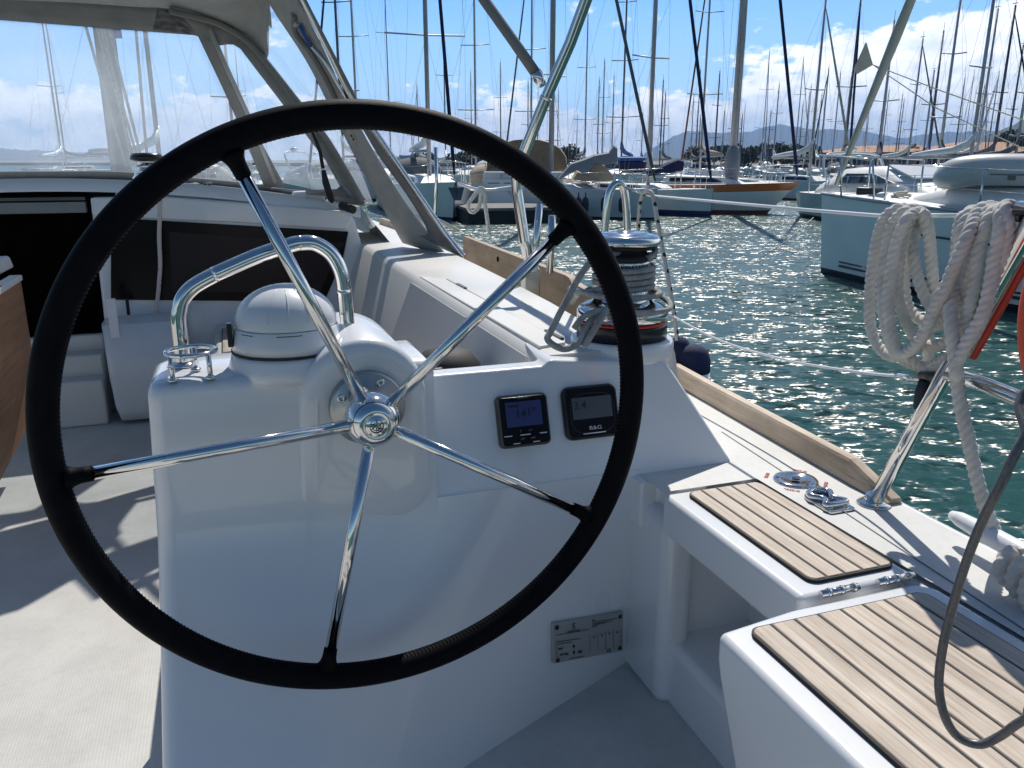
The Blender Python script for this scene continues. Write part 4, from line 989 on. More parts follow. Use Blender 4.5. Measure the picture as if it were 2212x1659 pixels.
# fender
fc0 = P(1496, 778, u=1.33); fr2 = .055
fnd = near('fender', 'navy blue capped white fender hanging outside the rail beside the winch', 'fender', fc0 + Vector((0, 0, -.4)))
mb = MB(); mb.lathe([(fr2 * .5, -.62), (fr2 * .95, -.56), (fr2, -.5), (fr2, -.03)], fc0, 32); mb.build('fender_body', 'white', fnd)
mb = MB(); mb.lathe([(fr2 * 1.01, -.035), (fr2, .0), (fr2 * .85, .03), (fr2 * .5, .045), (fr2 * .1, .05)], fc0, 32); mb.build('fender_cap', 'navy', fnd)
kc = P(1466, 750, u=1.30)
mb = MB(); mb.lathe([(.01, -.06), (.040, -.045), (.042, -.01), (.030, .02), (.012, .034)], kc, 20); mb.build('cover_bunch', 'navy', fnd)
# ================================================================== ROPE COIL of three-strand rope on the lifeline
cb = P(2050, 700, u=1.19)
coil = near('rope_coil', 'thick white three strand mooring rope coiled over the lifeline', 'rope coil', cb)
cz = lambda x, y: ((1964 + x * 400 / 1475) * .9357, (450 + y * 400 / 1475) * .9357)
UU = 1.165
def CP(x, y, du=0): return P(*cz(x, y), u=UU + du)
random.seed(11)
loops = [
 # each: points (zoom px), lateral offset; front strands nearer the boat (smaller u), back strands beyond the wire
 [(560, 170, .03), (470, 120, .0), (370, 130, -.02), (290, 200, -.02), (230, 350, -.015), (180, 640, -.01), (160, 900, -.01), (175, 1150, -.01), (260, 1320, -.01), (380, 1380, -.01), (520, 1330, -.01), (640, 1150, -.02), (720, 950, -.03), (850, 700, -.035), (930, 480, -.035), (960, 280, -.03), (1010, 150, -.01), (1080, 140, .02)],
 [(620, 200, .03), (560, 130, .0), (460, 140, -.03), (350, 260, -.03), (290, 520, -.028), (262, 800, -.025), (300, 1120, -.025), (370, 1330, -.02), (470, 1380, -.02), (600, 1460, -.0), (720, 1480, .0), (860, 1400, -.01), (930, 1250, -.02), (1000, 1000, -.03), (1070, 700, -.035), (1110, 400, -.03), (1150, 160, -.01), (1230, 110, .02)],
 [(640, 250, .03), (590, 150, .0), (480, 200, -.045), (400, 380, -.05), (345, 640, -.05), (320, 900, -.048), (350, 1180, -.045), (420, 1340, -.04), (520, 1310, -.04), (620, 1180, -.05), (700, 1000, -.055), (800, 800, -.06), (900, 560, -.06), (1000, 340, -.05), (1060, 180, -.02), (1120, 110, .0), (1180, 140, .03)],
 [(560, 150, .0), (490, 240, -.015), (430, 440, -.02), (400, 700, -.02), (420, 920, -.015), (480, 1100, -.01), (570, 1230, -.005), (700, 1290, .0), (830, 1230, .0), (930, 1060, -.005), (990, 850, -.01), (1060, 560, -.02), (1130, 330, -.03), (1180, 190, -.02), (1230, 130, .0), (1290, 170, .03)],
 [(600, 150, .04), (560, 300, .035), (500, 520, .03), (455, 720, .03), (480, 920, .03), (560, 1040, .03), (690, 1110, .03), (800, 1080, .03), (880, 950, .02), (960, 700, .01), (1050, 400, .0), (1100, 200, -.0), (1180, 100, .01), (1240, 160, .04)],
 [(590, 140, -.02), (640, 200, -.01), (665, 330, .0), (680, 520, .01), (700, 760, .02), (690, 960, .03), (660, 1180, .04), (660, 1380, .05), (650, 1500, .05)],
 [(480, 180, .02), (510, 330, .01), (540, 560, .0), (590, 760, .0), (660, 920, .005), (760, 1010, .01), (840, 960, .01), (900, 780, .0), (900, 500, .0), (920, 300, -.01), (950, 190, -.02), (1000, 200, .02)],
 [(1350, 130, .03), (1290, 110, .0), (1270, 160, -.03), (1270, 330, -.04), (1220, 560, -.04), (1180, 800, -.045), (1120, 1020, -.05), (1030, 1180, -.055), (960, 1320, -.06), (900, 1440, -.06), (905, 1500, -.06)],
 [(1420, 180, .03), (1370, 100, .0), (1310, 110, -.025), (1340, 260, -.03), (1310, 450, -.03), (1250, 640, -.025), (1190, 830, -.02), (1110, 1060, -.02), (1000, 1250, -.02), (880, 1350, -.01), (760, 1420, -.0), (640, 1470, .01), (500, 1430, .01), (400, 1370, .01)],
]
for i, L_ in enumerate(loops):
    pts_ = catmull([CP(x, y, d) for x, y, d in L_], 8)
    mb = MB(); mb.rope(pts_, .0108, pitch=1.8, lobes=3, n=24, depth=.27, step=.2, ph=i); mb.build('coil_loop', 'rope3', coil)
# the vertical fall of the coil down to the cleat
az = lambda x, y: ((2100 + x * 264 / 730) * .9357, (800 + y * 600 / 1659) * .9357)
fall = [(*cz(900, 700), 0), (*cz(850, 900), -.04), (*cz(860, 1150), -.06), (*cz(900, 1500), -.06), (*az(300, 200), -.05), (*az(330, 400), -.045), (*az(380, 620), -.04), (*az(430, 850), -.03), (*az(500, 1080), -.01), (*az(590, 1270), .02), (*az(680, 1420), .05), (*az(760, 1560), .07)]
pts_ = catmull([P(x, y, u=UU + d) for x, y, d in fall], 8)
mb = MB(); mb.rope(pts_, .0118, pitch=1.75, lobes=3, n=24, depth=.27, step=.2); mb.build('rope_fall', 'rope3', coil)
# mooring cleat with rope turns on the deck edge
ck = P(2150, 1180, z=ZD + .03)
mc = near('mooring_cleat', 'white alloy mooring cleat with long horn at the deck edge', 'cleat', (1.20, .86, ZD))
ha, hb_ = P(2056, 1112, z=ZD + .045), P(2400, 1300, z=ZD + .045)
mb = MB(); d = (hb_ - ha)
mb.tube([ha, ha + d * .06, ha + d * .3, ha + d * .7, hb_], [.008, .013, .017, .017, .012], 14)
mb.build('horn', 'whitem', mc)
m_ = ha + d * .45; mb = MB(); mb.lathe([(.03, -.05), (.02, -.03), (.018, 0)], m_, 20); mb.build('cleat_post', 'whitem', mc)
rt = near('cleat_rope', 'thick white rope turns made fast on the mooring cleat', 'rope', (1.20, .84, ZD))
m0 = P(2186, 1222, z=ZD + .045)
for k in range(3):
    rr_ = .024 + .003 * k; c_ = m0 + Vector((-.004 * k, -.028 * k, -.004 * k))
    ax_ = d.normalized(); e1_ = Vector((0, 0, 1)); e2_ = ax_.cross(e1_)
    mb = MB(); mb.rope([c_ + (e1_ * math.cos(2 * math.pi * i / 30) + e2_ * math.sin(2 * math.pi * i / 30)) * rr_ + ax_ * (.012 * i / 30) for i in range(31)], .0118, pitch=1.75, n=24, depth=.27, step=.2, ph=k); mb.build('rope_turn', 'rope3', rt)
# horseshoe buoy and its pole at the right edge
hbuoy = near('horseshoe_buoy', 'orange red horseshoe lifebuoy on the stern rail at the right edge', 'lifebuoy', (1.1, .80, -.25))
pts_ = [P(x, y, u=1.08) for x, y in ((2290, 520), (2222, 560), (2206, 640), (2203, 720), (2212, 790), (2240, 850), (2330, 880))]
mb = MB(); mb.tube(catmull(pts_, 6), .032, 18)
mb = MB(); pts_ = [P(x, y, u=1.06) for x, y in ((2350, 540), (2282, 580), (2256, 660), (2253, 740), (2268, 810), (2300, 850), (2390, 880))]; mb.tube(catmull(pts_, 6), .030, 18); mb.build('foam_body', 'orange', hbuoy)
dl = near('danbuoy_pole', 'slim red pole with pale edge leaning against the stern rail', 'pole', P(2100, 772, u=1.19))
mb = MB(); mb.tube([P(2100, 772, u=1.19), P(2150, 684, u=1.19), P(2222, 556, u=1.185), P(2340, 345, u=1.18)], .0075, 12); mb.build('pole_tube', 'red', dl)
mb = MB(); mb.tube([P(2094, 770, u=1.185), P(2142, 682, u=1.185), P(2214, 554, u=1.18)], .0042, 10); mb.build('pole_edge', 'cream', dl)
# dark sheathed cable loop, close to the camera
cbp = [(2330, 780, .75), (2212, 948, .75), (2160, 1050, .76), (2120, 1130, .78), (2085, 1220, .80), (2055, 1320, .82), (2036, 1400, .83), (2028, 1480, .84), (2040, 1545, .84), (2068, 1590, .84), (2115, 1608, .83), (2160, 1590, .82), (2212, 1555, .80), (2330, 1500, .78)]
pts_ = catmull([Vector((1.10, -.30, 1.6)), Vector((1.02, -.05, .6)), Vector((.93, .16, .05))] + [P(x, y, t=t) for x, y, t in cbp] + [Vector((1.02, .30, -.42)), Vector((1.12, .22, -.30)), Vector((1.13, .15, -.09))], 8)
mb = MB(); mb.rope(pts_, .0047, pitch=1.3, lobes=4, n=12, depth=.07, step=.35); single(mb, 'steel_cable', 'cable', 'dark grey sheathed cable hanging in a loop over the teak helm seat', 'cable', pts_[90])
# knotted white rope on the lifeline far forward, and stanchion beside the sprayhood
st = P(937, 478, u=1.40)
sn = near('stanchion', 'slim steel stanchion standing beside the sprayhood edge', 'stanchion', (st.x, st.y, sheer(st.y)))
mb = MB(); mb.tube([Vector((st.x, st.y, sheer(st.y))), P(943, 390, v=st.y), P(941, 318, v=st.y)], .0125, 12); mb.build('tube', 'chrome', sn)
kz = lambda x, y: ((850 + x * 400 / 2212) * .9357, (340 + y * 400 / 2212) * .9357)
kn = [(1480, 540), (1440, 520), (1400, 560), (1330, 650), (1280, 730), (1290, 800), (1340, 830), (1400, 780), (1430, 700), (1440, 600), (1460, 560), (1480, 600), (1490, 720), (1510, 850), (1530, 1000), (1545, 1120)]
kp = [P(*kz(x, y), v=4.6) for x, y in kn]
mb = MB(); mb.rope(catmull(kp, 6), .013, pitch=3, n=12); single(mb, 'tied_rope', 'rope3', 'white rope tied in a hanging loop left of the bimini tube', 'rope', kp[-1])
ap = [P(*kz(x, y), v=4.6) for x, y in ((1150, 460), (1330, 520), (1440, 545), (1600, 540), (1830, 505))]
mb = MB(); mb.tube(ap, .008, 8); mb.build('forward_lifeline', 'whitem', yacht)
mb = MB(); mb.tube([P(*kz(870, 915), v=4.4), P(*kz(1150, 1065), v=4.5)], .010, 8); mb.build('jib_sheet', 'cream', yacht)
# ================================================================== THE HARBOUR
def halfb(s, B):     # half beam along the deck, s = 0 stern .. 1 bow
    return B / 2 * interp([(0, .78), (.15, .9), (.35, 1), (.5, .985), (.65, .88), (.8, .62), (.9, .36), (.97, .12), (1, .012)], s)
def far_part(mb, name, mats, root, bevel=0, smooth=None, **k):
    return mb.build(name, mats, root, (0, 0, 0), bevel=bevel, smooth=smooth, **k)
def make_hull(root, L, B, fb, fs=None, mats=('hull', 'boot', 'bdeck'), boot=.10, rake=.25, stripe=0, bowx=0, counter=.1, smats=None, camber=.04):
    fs = fs or fb * .8; N = 22
    lv = [(-.35, .55), (0, .86), (boot, .89), (.45, .955), (None, .99), ('s', 1.0)]
    def sh(s): return lerp(fs, fb, s ** 2) if s > 0 else fs
    mb = MB()
    for sgn in (1, -1):
        vs = []
        for z, k in lv:
            for i in range(N + 1):
                s = i / N; top = sh(s)
                zz = z if isinstance(z, (int, float)) else (top - stripe - .04 if z is None else top)
                if isinstance(z, (int, float)) and z == .45: zz = top * .5
                kk = lerp(k, 1, .0) * (1 if s < .9 else lerp(1, .9, (s - .9) / .1)); x = -L / 2 + L * s
                if s > .6: x -= rake * (1 - zz / top) * ((s - .6) / .4) ** 2
                if s < .15: x += counter * (1 - zz / top) * (1 - s / .15)
                vs.append((x, sgn * halfb(s, B) * kk, zz))
        mm_ = [1, 1, 0, 0, 3 if stripe else 0]
        for r in range(5):
            mb.add([vs[r * (N + 1) + i] for i in range(N + 1)] + [vs[(r + 1) * (N + 1) + i] for i in range(N + 1)], [(i, i + 1, N + 2 + i, N + 1 + i) for i in range(N)], mm_[r], True)
    # transom
    tv = []
    for z, k in lv:
        top = sh(0); zz = z if isinstance(z, (int, float)) else (top - stripe - .04 if z is None else top)
        if z == .45: zz = top * .5
        x = -L / 2 + counter * (1 - zz / top); tv += [(x, -halfb(0, B) * k, zz), (x, halfb(0, B) * k, zz)]
    mb.add(tv, [(2 * i, 2 * i + 1, 2 * i + 3, 2 * i + 2) for i in range(5)], 0)
    # sheer roll
    ml = [mats[0], mats[1], mats[2]] + ([smats] if stripe else [])
    h = far_part(mb, 'hull', ml, root)
    mb = MB(); vs = []
    for i in range(N + 1):
        s = i / N; hbm = halfb(s, B) - .02; x = -L / 2 + L * s
        vs += [(x, -hbm, sh(s) - .01), (x, 0, sh(s) + camber * min(1, hbm * 1.2)), (x, hbm, sh(s) - .01)]
    mb.add(vs, [(3 * i, 3 * i + 1, 3 * i + 4, 3 * i + 3) for i in range(N)] + [(3 * i + 1, 3 * i + 2, 3 * i + 5, 3 * i + 4) for i in range(N)], 0, True)
    far_part(mb, 'deck', mats[2], root)
    return sh
def make_cabin(root, x0, x1, w, z, h, wm='glassd', m='bdeck', name='cabin'):
    mb = MB()
    mb.hexa([(x0, -w / 2, z), (x1, -w * .34, z), (x1, w * .34, z), (x0, w / 2, z), (x0 + .1, -w * .42, z + h), (x1 - h * 2.0, -w * .3, z + h * .85), (x1 - h * 2.0, w * .3, z + h * .85), (x0 + .1, w * .42, z + h)])
    c = far_part(mb, name, m, root, bevel=.06, bseg=2)
    for sg in (-1, 1):
        mb = MB(); L_ = x1 - x0
        def q(a, b): 
            yb = lerp(w / 2, w * .34, a); yt = lerp(w * .42, w * .3, a); return (lerp(x0, x1 - h * 1.2, a), sg * (lerp(yb, yt, b) + .012), z + h * b)
        mb.poly([q(.12, .35), q(.78, .35), q(.86, .42), q(.74, .72), q(.12, .76)], (0, -sg * .01, 0)); far_part(mb, 'window', wm, c)
    return c
def wire(mb, a, b, r=.006): mb.tube([a, b], r, 5)
def make_rig(root, mx, H, z0, L, B, fb, fs, r=.075, spr=2, m='mast', jib=None, boom='greyc', wr=.005, back=True, spw=1.0, sprm=None, boomdir=-1):
    mb = MB(); rs = []
    for z, k in ((z0, 1), (H * .6, 1), (H, .7)): rs.append([(mx + r * 1.3 * k * math.cos(a * math.pi / 5), r * k * math.sin(a * math.pi / 5), z) for a in range(10)])
    mb.rings(rs); mst = far_part(mb, 'mast', m, root)
    if r > .0:
        mb = MB(); mb.tube([(mx, 0, H), (mx, 0, H + .45)], .012, 5); mb.box((mx - .18, -.01, H + .08), (mx + .12, .01, H + .12)); far_part(mb, 'masthead_gear', 'mastd', mst)
    sp = []
    for k in range(spr):
        z = z0 + (H - z0) * (k + 1) / (spr + 1); w_ = (B * .33 * (1 - .22 * k)) * spw; sp.append((z, w_))
        mb = MB(); mb.tube([(mx - .12, -w_, z + .05), (mx, 0, z), (mx - .12, w_, z + .05)], .03, 6); far_part(mb, 'spreader', sprm or m, mst)
    mb = MB()
    for sg in (1, -1):
        pts_ = [(mx - .1, sg * B * .42, fs)] + [(mx - .12, sg * w_, z + .05) for z, w_ in sp] + [(mx, 0, H * .97)]
        for a, b in zip(pts_, pts_[1:]): wire(mb, a, b, wr)
        if sp: wire(mb, (mx - .2, sg * B * .40, fs), (mx, 0, sp[0][0]), wr)
    wire(mb, (L / 2 - .1, 0, fb), (mx, 0, H * .96), wr)
    if back: wire(mb, (-L / 2 + .1, 0, fs), (mx, 0, H), wr)
    wire(mb, (mx - .25, .05, z0), (mx - .15, .03, H * .9), wr * .8)
    far_part(mb, 'rigging', 'wire', root)
    if jib:
        a = Vector((L / 2 - .12, 0, fb + .25)); b = Vector((mx + .05, 0, H * .95)); mb = MB()
        mb.tube([a, a.lerp(b, .04), a.lerp(b, .5), a.lerp(b, .93), b], [.03, .065, .06, .04, .02], 8); far_part(mb, 'furled_jib', jib, root)
    if boom:
        zb_ = z0 + 1.0; bl = L * .36; mb = MB()
        mb.tube([(mx + .12, 0, zb_ + 1.0), (mx - .15, 0, zb_ + .55), (mx - bl * .3, 0, zb_ + .30), (mx - bl * .7, 0, zb_ + .2), (mx - bl, 0, zb_ + .12)], [.06, .15, .15, .12, .08], 9); far_part(mb, 'sail_cover', boom, root)
        mb = MB(); mb.tube([(mx, 0, zb_), (mx - bl * 1.05, 0, zb_ + .05)], .06, 8); far_part(mb, 'boom', m, root)
    return mst
def make_rails(root, L, B, fb, sh, n=5, wr=.010, pulpit=True):
    for sg in (1, -1):
        mb = MB(); top = []
        for i in range(n):
            s = .12 + .76 * i / (n - 1); x = -L / 2 + L * s; y = sg * (halfb(s, B) - .06); z = sh(s)
            mb.tube([(x, y, z), (x, y, z + .6)], wr * 1.2, 6); top.append((x, y, z + .6))
        for a, b in zip(top, top[1:]): wire(mb, a, b, wr * .5); wire(mb, (a[0], a[1], a[2] - .3), (b[0], b[1], b[2] - .3), wr * .5)
        far_part(mb, 'guard_wires', 'steel', root)
    if pulpit:
        mb = MB(); z = sh(1)
        c = [(L / 2 - 1.4, halfb(.88, B) - .05, z + .6), (L / 2 - .6, halfb(.94, B), z + .65), (L / 2 + .05, .12, z + .68), (L / 2 + .05, -.12, z + .68), (L / 2 - .6, -halfb(.94, B), z + .65), (L / 2 - 1.4, -halfb(.88, B) + .05, z + .6)]
        mb.tube(catmull(c, 3), wr * 1.3, 6)
        for q in (c[0], c[1], c[4], c[5]): mb.tube([q, (q[0] - .05, q[1] * .9, sh(.95) )], wr * 1.3, 6)
        far_part(mb, 'pulpit', 'steel', root)
def make_hood(root, x, w, z, h=.75, m='beige'):
    mb = MB(); rs = []
    for k, (dx, hh, ww) in enumerate(((.9, .05, .9), (.55, .75, .95), (0, 1, 1), (-.5, .98, 1))):
        rs.append([(x + dx, ww * w / 2 * math.cos(a * math.pi / 10), z + h * hh * max(0, math.sin(a * math.pi / 10)) ** .6) for a in range(11)])
    vs = [p for r_ in rs for p in r_]; mb.add(vs, [(j * 11 + i, j * 11 + i + 1, (j + 1) * 11 + i + 1, (j + 1) * 11 + i) for j in range(3) for i in range(10)], 0, True)
    far_part(mb, 'spray_hood', m, root, solid=.01)
def head_from(p, q):   # rotation so that local +x points from q (aft) to p (bow)
    d = Vector((p.x - q.x, p.y - q.y)); return math.atan2(d.y, d.x)
def sloop(label, bow, rz, L, B, fb, mast=None, group=None, mats=('hull', 'boot', 'bdeck'), hood=None, rails=True, name='moored_yacht', **kw):
    off = Vector((math.cos(rz), math.sin(rz), 0)) * (L / 2)
    r = far(name, label, 'sailing yacht', (bow.x - off.x, bow.y - off.y, 0), rz, group)
    sh = make_hull(r, L, B, fb, mats=mats, **{k: v for k, v in kw.items() if k in ('boot', 'rake', 'stripe', 'smats', 'counter', 'fs')})
    make_cabin(r, -L * .12, L * .27, B * .62, sh(.4) - .02, fb * .32)
    if mast:
        H, mpos = mast[:2]; make_rig(r, L / 2 - mpos * L, H, sh(.5) + fb * .2, L, B, fb, sh(0.1), **(mast[2] if len(mast) > 2 else {}))
    if rails: make_rails(r, L, B, fb, sh)
    if hood: make_hood(r, -L * .14, B * .6, sh(.3) + fb * .25, .75, hood)
    return r, sh
def el(y): return math.tan(PT - math.atan((y - CY) / -F0) * -1) if False else None
def elev(y): return math.tan(math.atan((CY - y) / F0) - PT)
def zat(x, y, d): return W(x, y, d=d).z
# ---- the big white yacht to starboard
bw = W(1772, 588); b2_ = W(2205, 676)
side_az = math.atan2(b2_.y - bw.y, b2_.x - bw.x)
RL, RB = 14.0, 4.2
axis = side_az + R(20)         # towards the stern
rz = axis + math.pi
top = W(1762, 418, d=bw.y); fbR = top.z
bo = Vector((bw.x, bw.y, 0)) - Vector((math.cos(axis), math.sin(axis), 0)) * .12
off = Vector((math.cos(rz), math.sin(rz), 0)) * (RL / 2)
ry = far('moored_yacht', 'big white yacht close by with an upturned grey dinghy on its coachroof', 'sailing yacht', (bo.x - off.x, bo.y - off.y, 0), rz)
shR = make_hull(ry, RL, RB, fbR, fs=fbR * .80, boot=.10, rake=.14, mats=('hull', 'boot', 'bdeck'), counter=.2, camber=.14)
mb = MB()
for sg in (1, -1):
    for z_, h_ in ((.20, .025), (.27, .018)):
        mb.tube([(-RL / 2 + RL * i / 24 - (.14 * (1 - z_ / fbR) * max(0, (i / 24 - .6) / .4) ** 2), sg * (halfb(i / 24, RB) * .905 * (1 if i < 22 else .96) + .004), z_) for i in range(2, 24)], h_, 6)
far_part(mb, 'boot_line', 'boot', ry)
mb = MB()
for sg in (1, -1): mb.tube([(-RL / 2 + RL * s, sg * (halfb(s, RB) * .99), shR(s) - .42) for s in [i / 30 for i in range(3, 27)]], .016, 6)
far_part(mb, 'cove_line', 'boot', ry)
mb = MB()
for sg in (1, -1): mb.tube([(-RL / 2 + RL * s, sg * (halfb(s, RB) - .0), shR(s) - .0) for s in [i / 40 for i in range(0, 41)]], .028, 8)
far_part(mb, 'toe_rail', 'mast', ry)
# coachroof with a long dark window
cz0 = shR(.6); cw = 2.5
mb = MB(); sect = []
for x, w_, h_ in ((-3.5, 2.9, .50), (-1.0, 2.8, .48), (1.2, 2.6, .44), (3.0, 2.2, .40), (4.3, 1.7, .34), (5.0, 1.1, .13)):
    zz = shR((x + RL / 2) / RL) - .02
    sect.append([(x, w_ / 2 * a, zz + h_ * b) for a, b in ((-1, 0), (-.97, .5), (-.88, .85), (-.7, .97), (0, 1.08), (.7, .97), (.88, .85), (.97, .5), (1, 0))])
mb.rings(sect, 0, True); cab = far_part(mb, 'coachroof', 'bdeck', ry)
for sg in (1, -1):
    mb = MB(); zz = shR(.55)
    mb.poly([(-3.3, sg * 1.46, zz + .06), (.8, sg * 1.36, zz + .08), (2.6, sg * 1.13, zz + .12), (2.2, sg * 1.16, zz + .22), (.2, sg * 1.36, zz + .28), (-3.3, sg * 1.44, zz + .32)], (0, sg * .012, 0)); far_part(mb, 'window', 'glassd', cab)
make_rails(ry, RL, RB, fbR, shR, 7, .014)
# mast out of the picture, furled genoa with clew and sheets
mH = 17.5; mbx = RL / 2 - 5.6
mb = MB(); mb.tube([(mbx, 0, fbR + .4), (mbx, 0, mH)], .10, 12); far_part(mb, 'mast', 'mast', ry)
ga = Vector((RL / 2 - .25, 0, fbR + .15)); gb = Vector((mbx + .1, 0, mH * .97))
mb = MB(); mb.tube([ga, ga.lerp(gb, .02), ga.lerp(gb, .08), ga.lerp(gb, .16), ga.lerp(gb, .22), ga.lerp(gb, .5), gb], [.03, .045, .06, .085, .07, .075, .03], 12); fj = far_part(mb, 'furled_genoa', 'cream', ry)
p1_ = ga.lerp(gb, .13); p2_ = ga.lerp(gb, .20)
# ---- inflatable dinghy upturned on the coachroof
dn = far('inflatable_dinghy', 'grey inflatable dinghy lying upside down on the big white yacht', 'dinghy', (0, 0, 0), 0)
da = W(2042, 345, d=12.6); db = W(2420, 345, d=11.2)
dd_ = (db - da); dd_.z = 0; du = dd_.normalized(); dn_s = Vector((-du.y, du.x, 0))
def dp(a, s_, h_): return Vector((da.x, da.y, 0)) + du * a + dn_s * s_ + Vector((0, 0, h_))
zc = W(2150, 368, d=12.4).z
hyp = simple('grey_hypalon', (.56, .56, .55), .33, var=.06)
for sg in (-1, 1):
    mb = MB(); pts_ = catmull([dp(-.10, .5 + sg * .10, zc - .14), dp(0, .5 + sg * .30, zc - .10), dp(.22, .5 + sg * .45, zc - .03), dp(.6, .5 + sg * .52, zc + .01), dp(1.3, .5 + sg * .52, zc + .01), dp(2.8, .5 + sg * .52, zc + .01)], 5)
    k = len(pts_); rr_ = [min(.225, .10 + .125 * math.sin(min(1, i / 10) * math.pi / 2)) for i in range(k)]
    mb.tube(pts_, rr_, 24); o = mb.build('air_tube', hyp, dn, (0, 0, 0), smooth=True)
rs = []
for a, w_, h_ in ((-.05, .18, .06), (.25, .42, .10), (.7, .5, .14), (1.4, .52, .15), (2.8, .52, .15)): rs.append([dp(a, .5 - w_, zc + .02), dp(a, .5 - w_ * .5, zc + h_), dp(a, .5, zc + h_ + .04), dp(a, .5 + w_ * .5, zc + h_), dp(a, .5 + w_, zc + .02), dp(a, .5, zc - .03)])
mb = MB(); mb.rings(rs); mb.build('floor', hyp, dn, (0, 0, 0), smooth=True)
mb = MB(); mb.tube([dp(.2, -.10, zc - .06), dp(.7, -.235, zc - .05), dp(2.8, -.235, zc - .05)], .014, 6); mb.build('rubbing_strake', 'grey', dn, (0, 0, 0))
for a in (.95, 1.35):
    mb = MB(); mb.box((-.05, -.01, -.03), (.05, .01, .03)); o = mb.build('handle_patch', 'dgrey', dn, (0, 0, 0), bevel=.008); p_ = dp(a, -.235, zc - .10); o.location = p_; o.rotation_euler = (0, 0, math.atan2(du.y, du.x))
# sheets of the furled genoa, at the clew
cl_ = W(1886, 140, d=(bw.y + 0.9))
mb = MB(); ja, jb = W(1868, 100, d=cl_.y), W(1846, 152, d=cl_.y)
Rz_ = Matrix.Rotation(-rz, 4, 'Z')
def tol(p): q = p - Vector((ry.location.x, ry.location.y, 0)); return Rz_ @ q
mb.poly([tol(W(1872, 92, d=cl_.y)), tol(cl_), tol(W(1852, 160, d=cl_.y)), tol(W(1846, 150, d=cl_.y))], (.01, .02, 0)); far_part(mb, 'clew_patch', 'cream', ry)
mb = MB(); mb.tube([tol(cl_), tol(W(2030, 195, d=cl_.y - 1.0)), tol(W(2212, 260, d=cl_.y - 2.2)), tol(W(2400, 330, d=cl_.y - 3.2))], .010, 6); far_part(mb, 'genoa_sheet', 'cream', ry)
mb = MB(); mb.tube([tol(cl_), tol(W(2020, 232, d=cl_.y - 1.0)), tol(W(2212, 322, d=cl_.y - 2.2)), tol(W(2400, 400, d=cl_.y - 3.2))], .010, 6); far_part(mb, 'genoa_sheet', 'cream', ry)
mb = MB(); mb.tube([W(1757, 470, d=bw.y), W(1700, 520, d=13.6), W(1640, 560, d=12.2)], .008, 6); ml_ = mb.build('mooring_line', 'gropem', None, (0, 0, 0)); ml_['label'] = 'thin mooring line slanting from the big white yacht into the water'; ml_['category'] = 'rope'
# bow fittings
mb = MB(); mb.box((RL / 2 - 1.1, -.15, shR(.95)), (RL / 2 - .75, .15, shR(.95) + .16)); far_part(mb, 'windlass', 'boot', ry, bevel=.03)
mb = MB(); mb.tube(catmull([(RL / 2 - 1.7 + .1 * math.cos(a * 1.3) * (1 + .05 * a), .35 + .1 * math.sin(a * 1.7), shR(.88) + .03 + .01 * a) for a in range(14)], 3), .02, 6); far_part(mb, 'deck_rope', 'cream', ry)

# ---- near row on the far side of the basin
def wl(x, y): return W(x, y)
GN = 'boats moored along the far pontoon'
# orange wooden yacht
p, q_ = wl(1700, 463), wl(1545, 458)
orr, sh_ = sloop('classic yacht with a varnished orange top strake and grey mast cover', p + Vector((.35, -.1, 0)), head_from(p, q_) , 8.6, 2.8, 1.22, (15.5, .31, dict(r=.12, spr=1, jib='navy', boom=None)), None, ('hull2', 'antif', 'bdeck'), None, True, boot=.14, rake=1.15, stripe=.26, smats='ostripe', counter=.5, fs=1.05)
mb = MB(); mxx = 8.6 / 2 - .31 * 8.6; rs = []
for z, w_ in ((1.15, .24), (1.5, .30), (2.2, .30), (2.45, .22), (2.6, .12)): rs.append([(mxx + w_ * math.cos(a * math.pi / 7), w_ * .9 * math.sin(a * math.pi / 7), z) for a in range(14)])
mb.rings(rs); far_part(mb, 'mast_cover', 'greycl', orr)
# white yacht with blue boot stripe
p, q_ = wl(1537, 468), wl(1410, 459)
y4, sh4 = sloop('white yacht with a broad navy boot stripe beside the orange striped one', p, head_from(p, q_), 9.5, 3.0, 1.02, (15.5, .36, dict(r=.075, spr=2, jib='navy', boom=None)), None, ('hull2', 'bootb', 'bdeck'), None, True, boot=.2, rake=.05)
# white yacht with hanging grey fenders
p, q_ = wl(1418, 474), wl(1250, 466)
y5, sh5 = sloop('white racing yacht with four dark fenders and a loose grey sail cover', p, head_from(p, q_), 11.5, 3.5, 1.08, (17, .40, dict(r=.085, spr=3, jib='greyc', boom=None, sprm='whitem')), None, ('hull2', 'boot', 'bdeck'), 'beige', True, boot=.06, rake=.1)
for i, (x, y) in enumerate(((1322 - 11, 418), (1341 - 11, 420), (1306, 424), (1266, 424))):
    x = (1250, 1265, 1306, 1344)[i]; c = W(x, 421, d=wl(x, 474).y - .25)
    mb = MB(); mb.lathe([(.02, -.42), (.11, -.34), (.125, -.1), (.11, .06), (.03, .14), (.02, .3)], (0, 0, 0), 14)
    o = mb.build('hull_fender', 'fender', None, (0, 0, 0), smooth=True); o.location = (c.x, c.y, .66); o['group'] = 'dark fenders on the white racing yacht'; o['category'] = 'fender'
    o['label'] = ('leftmost dark fender on the side of the white racing yacht', 'second dark fender from the left on the racing yacht', 'third dark fender from the left on the racing yacht', 'rightmost dark fender, beyond the steel gate hoop')[i]
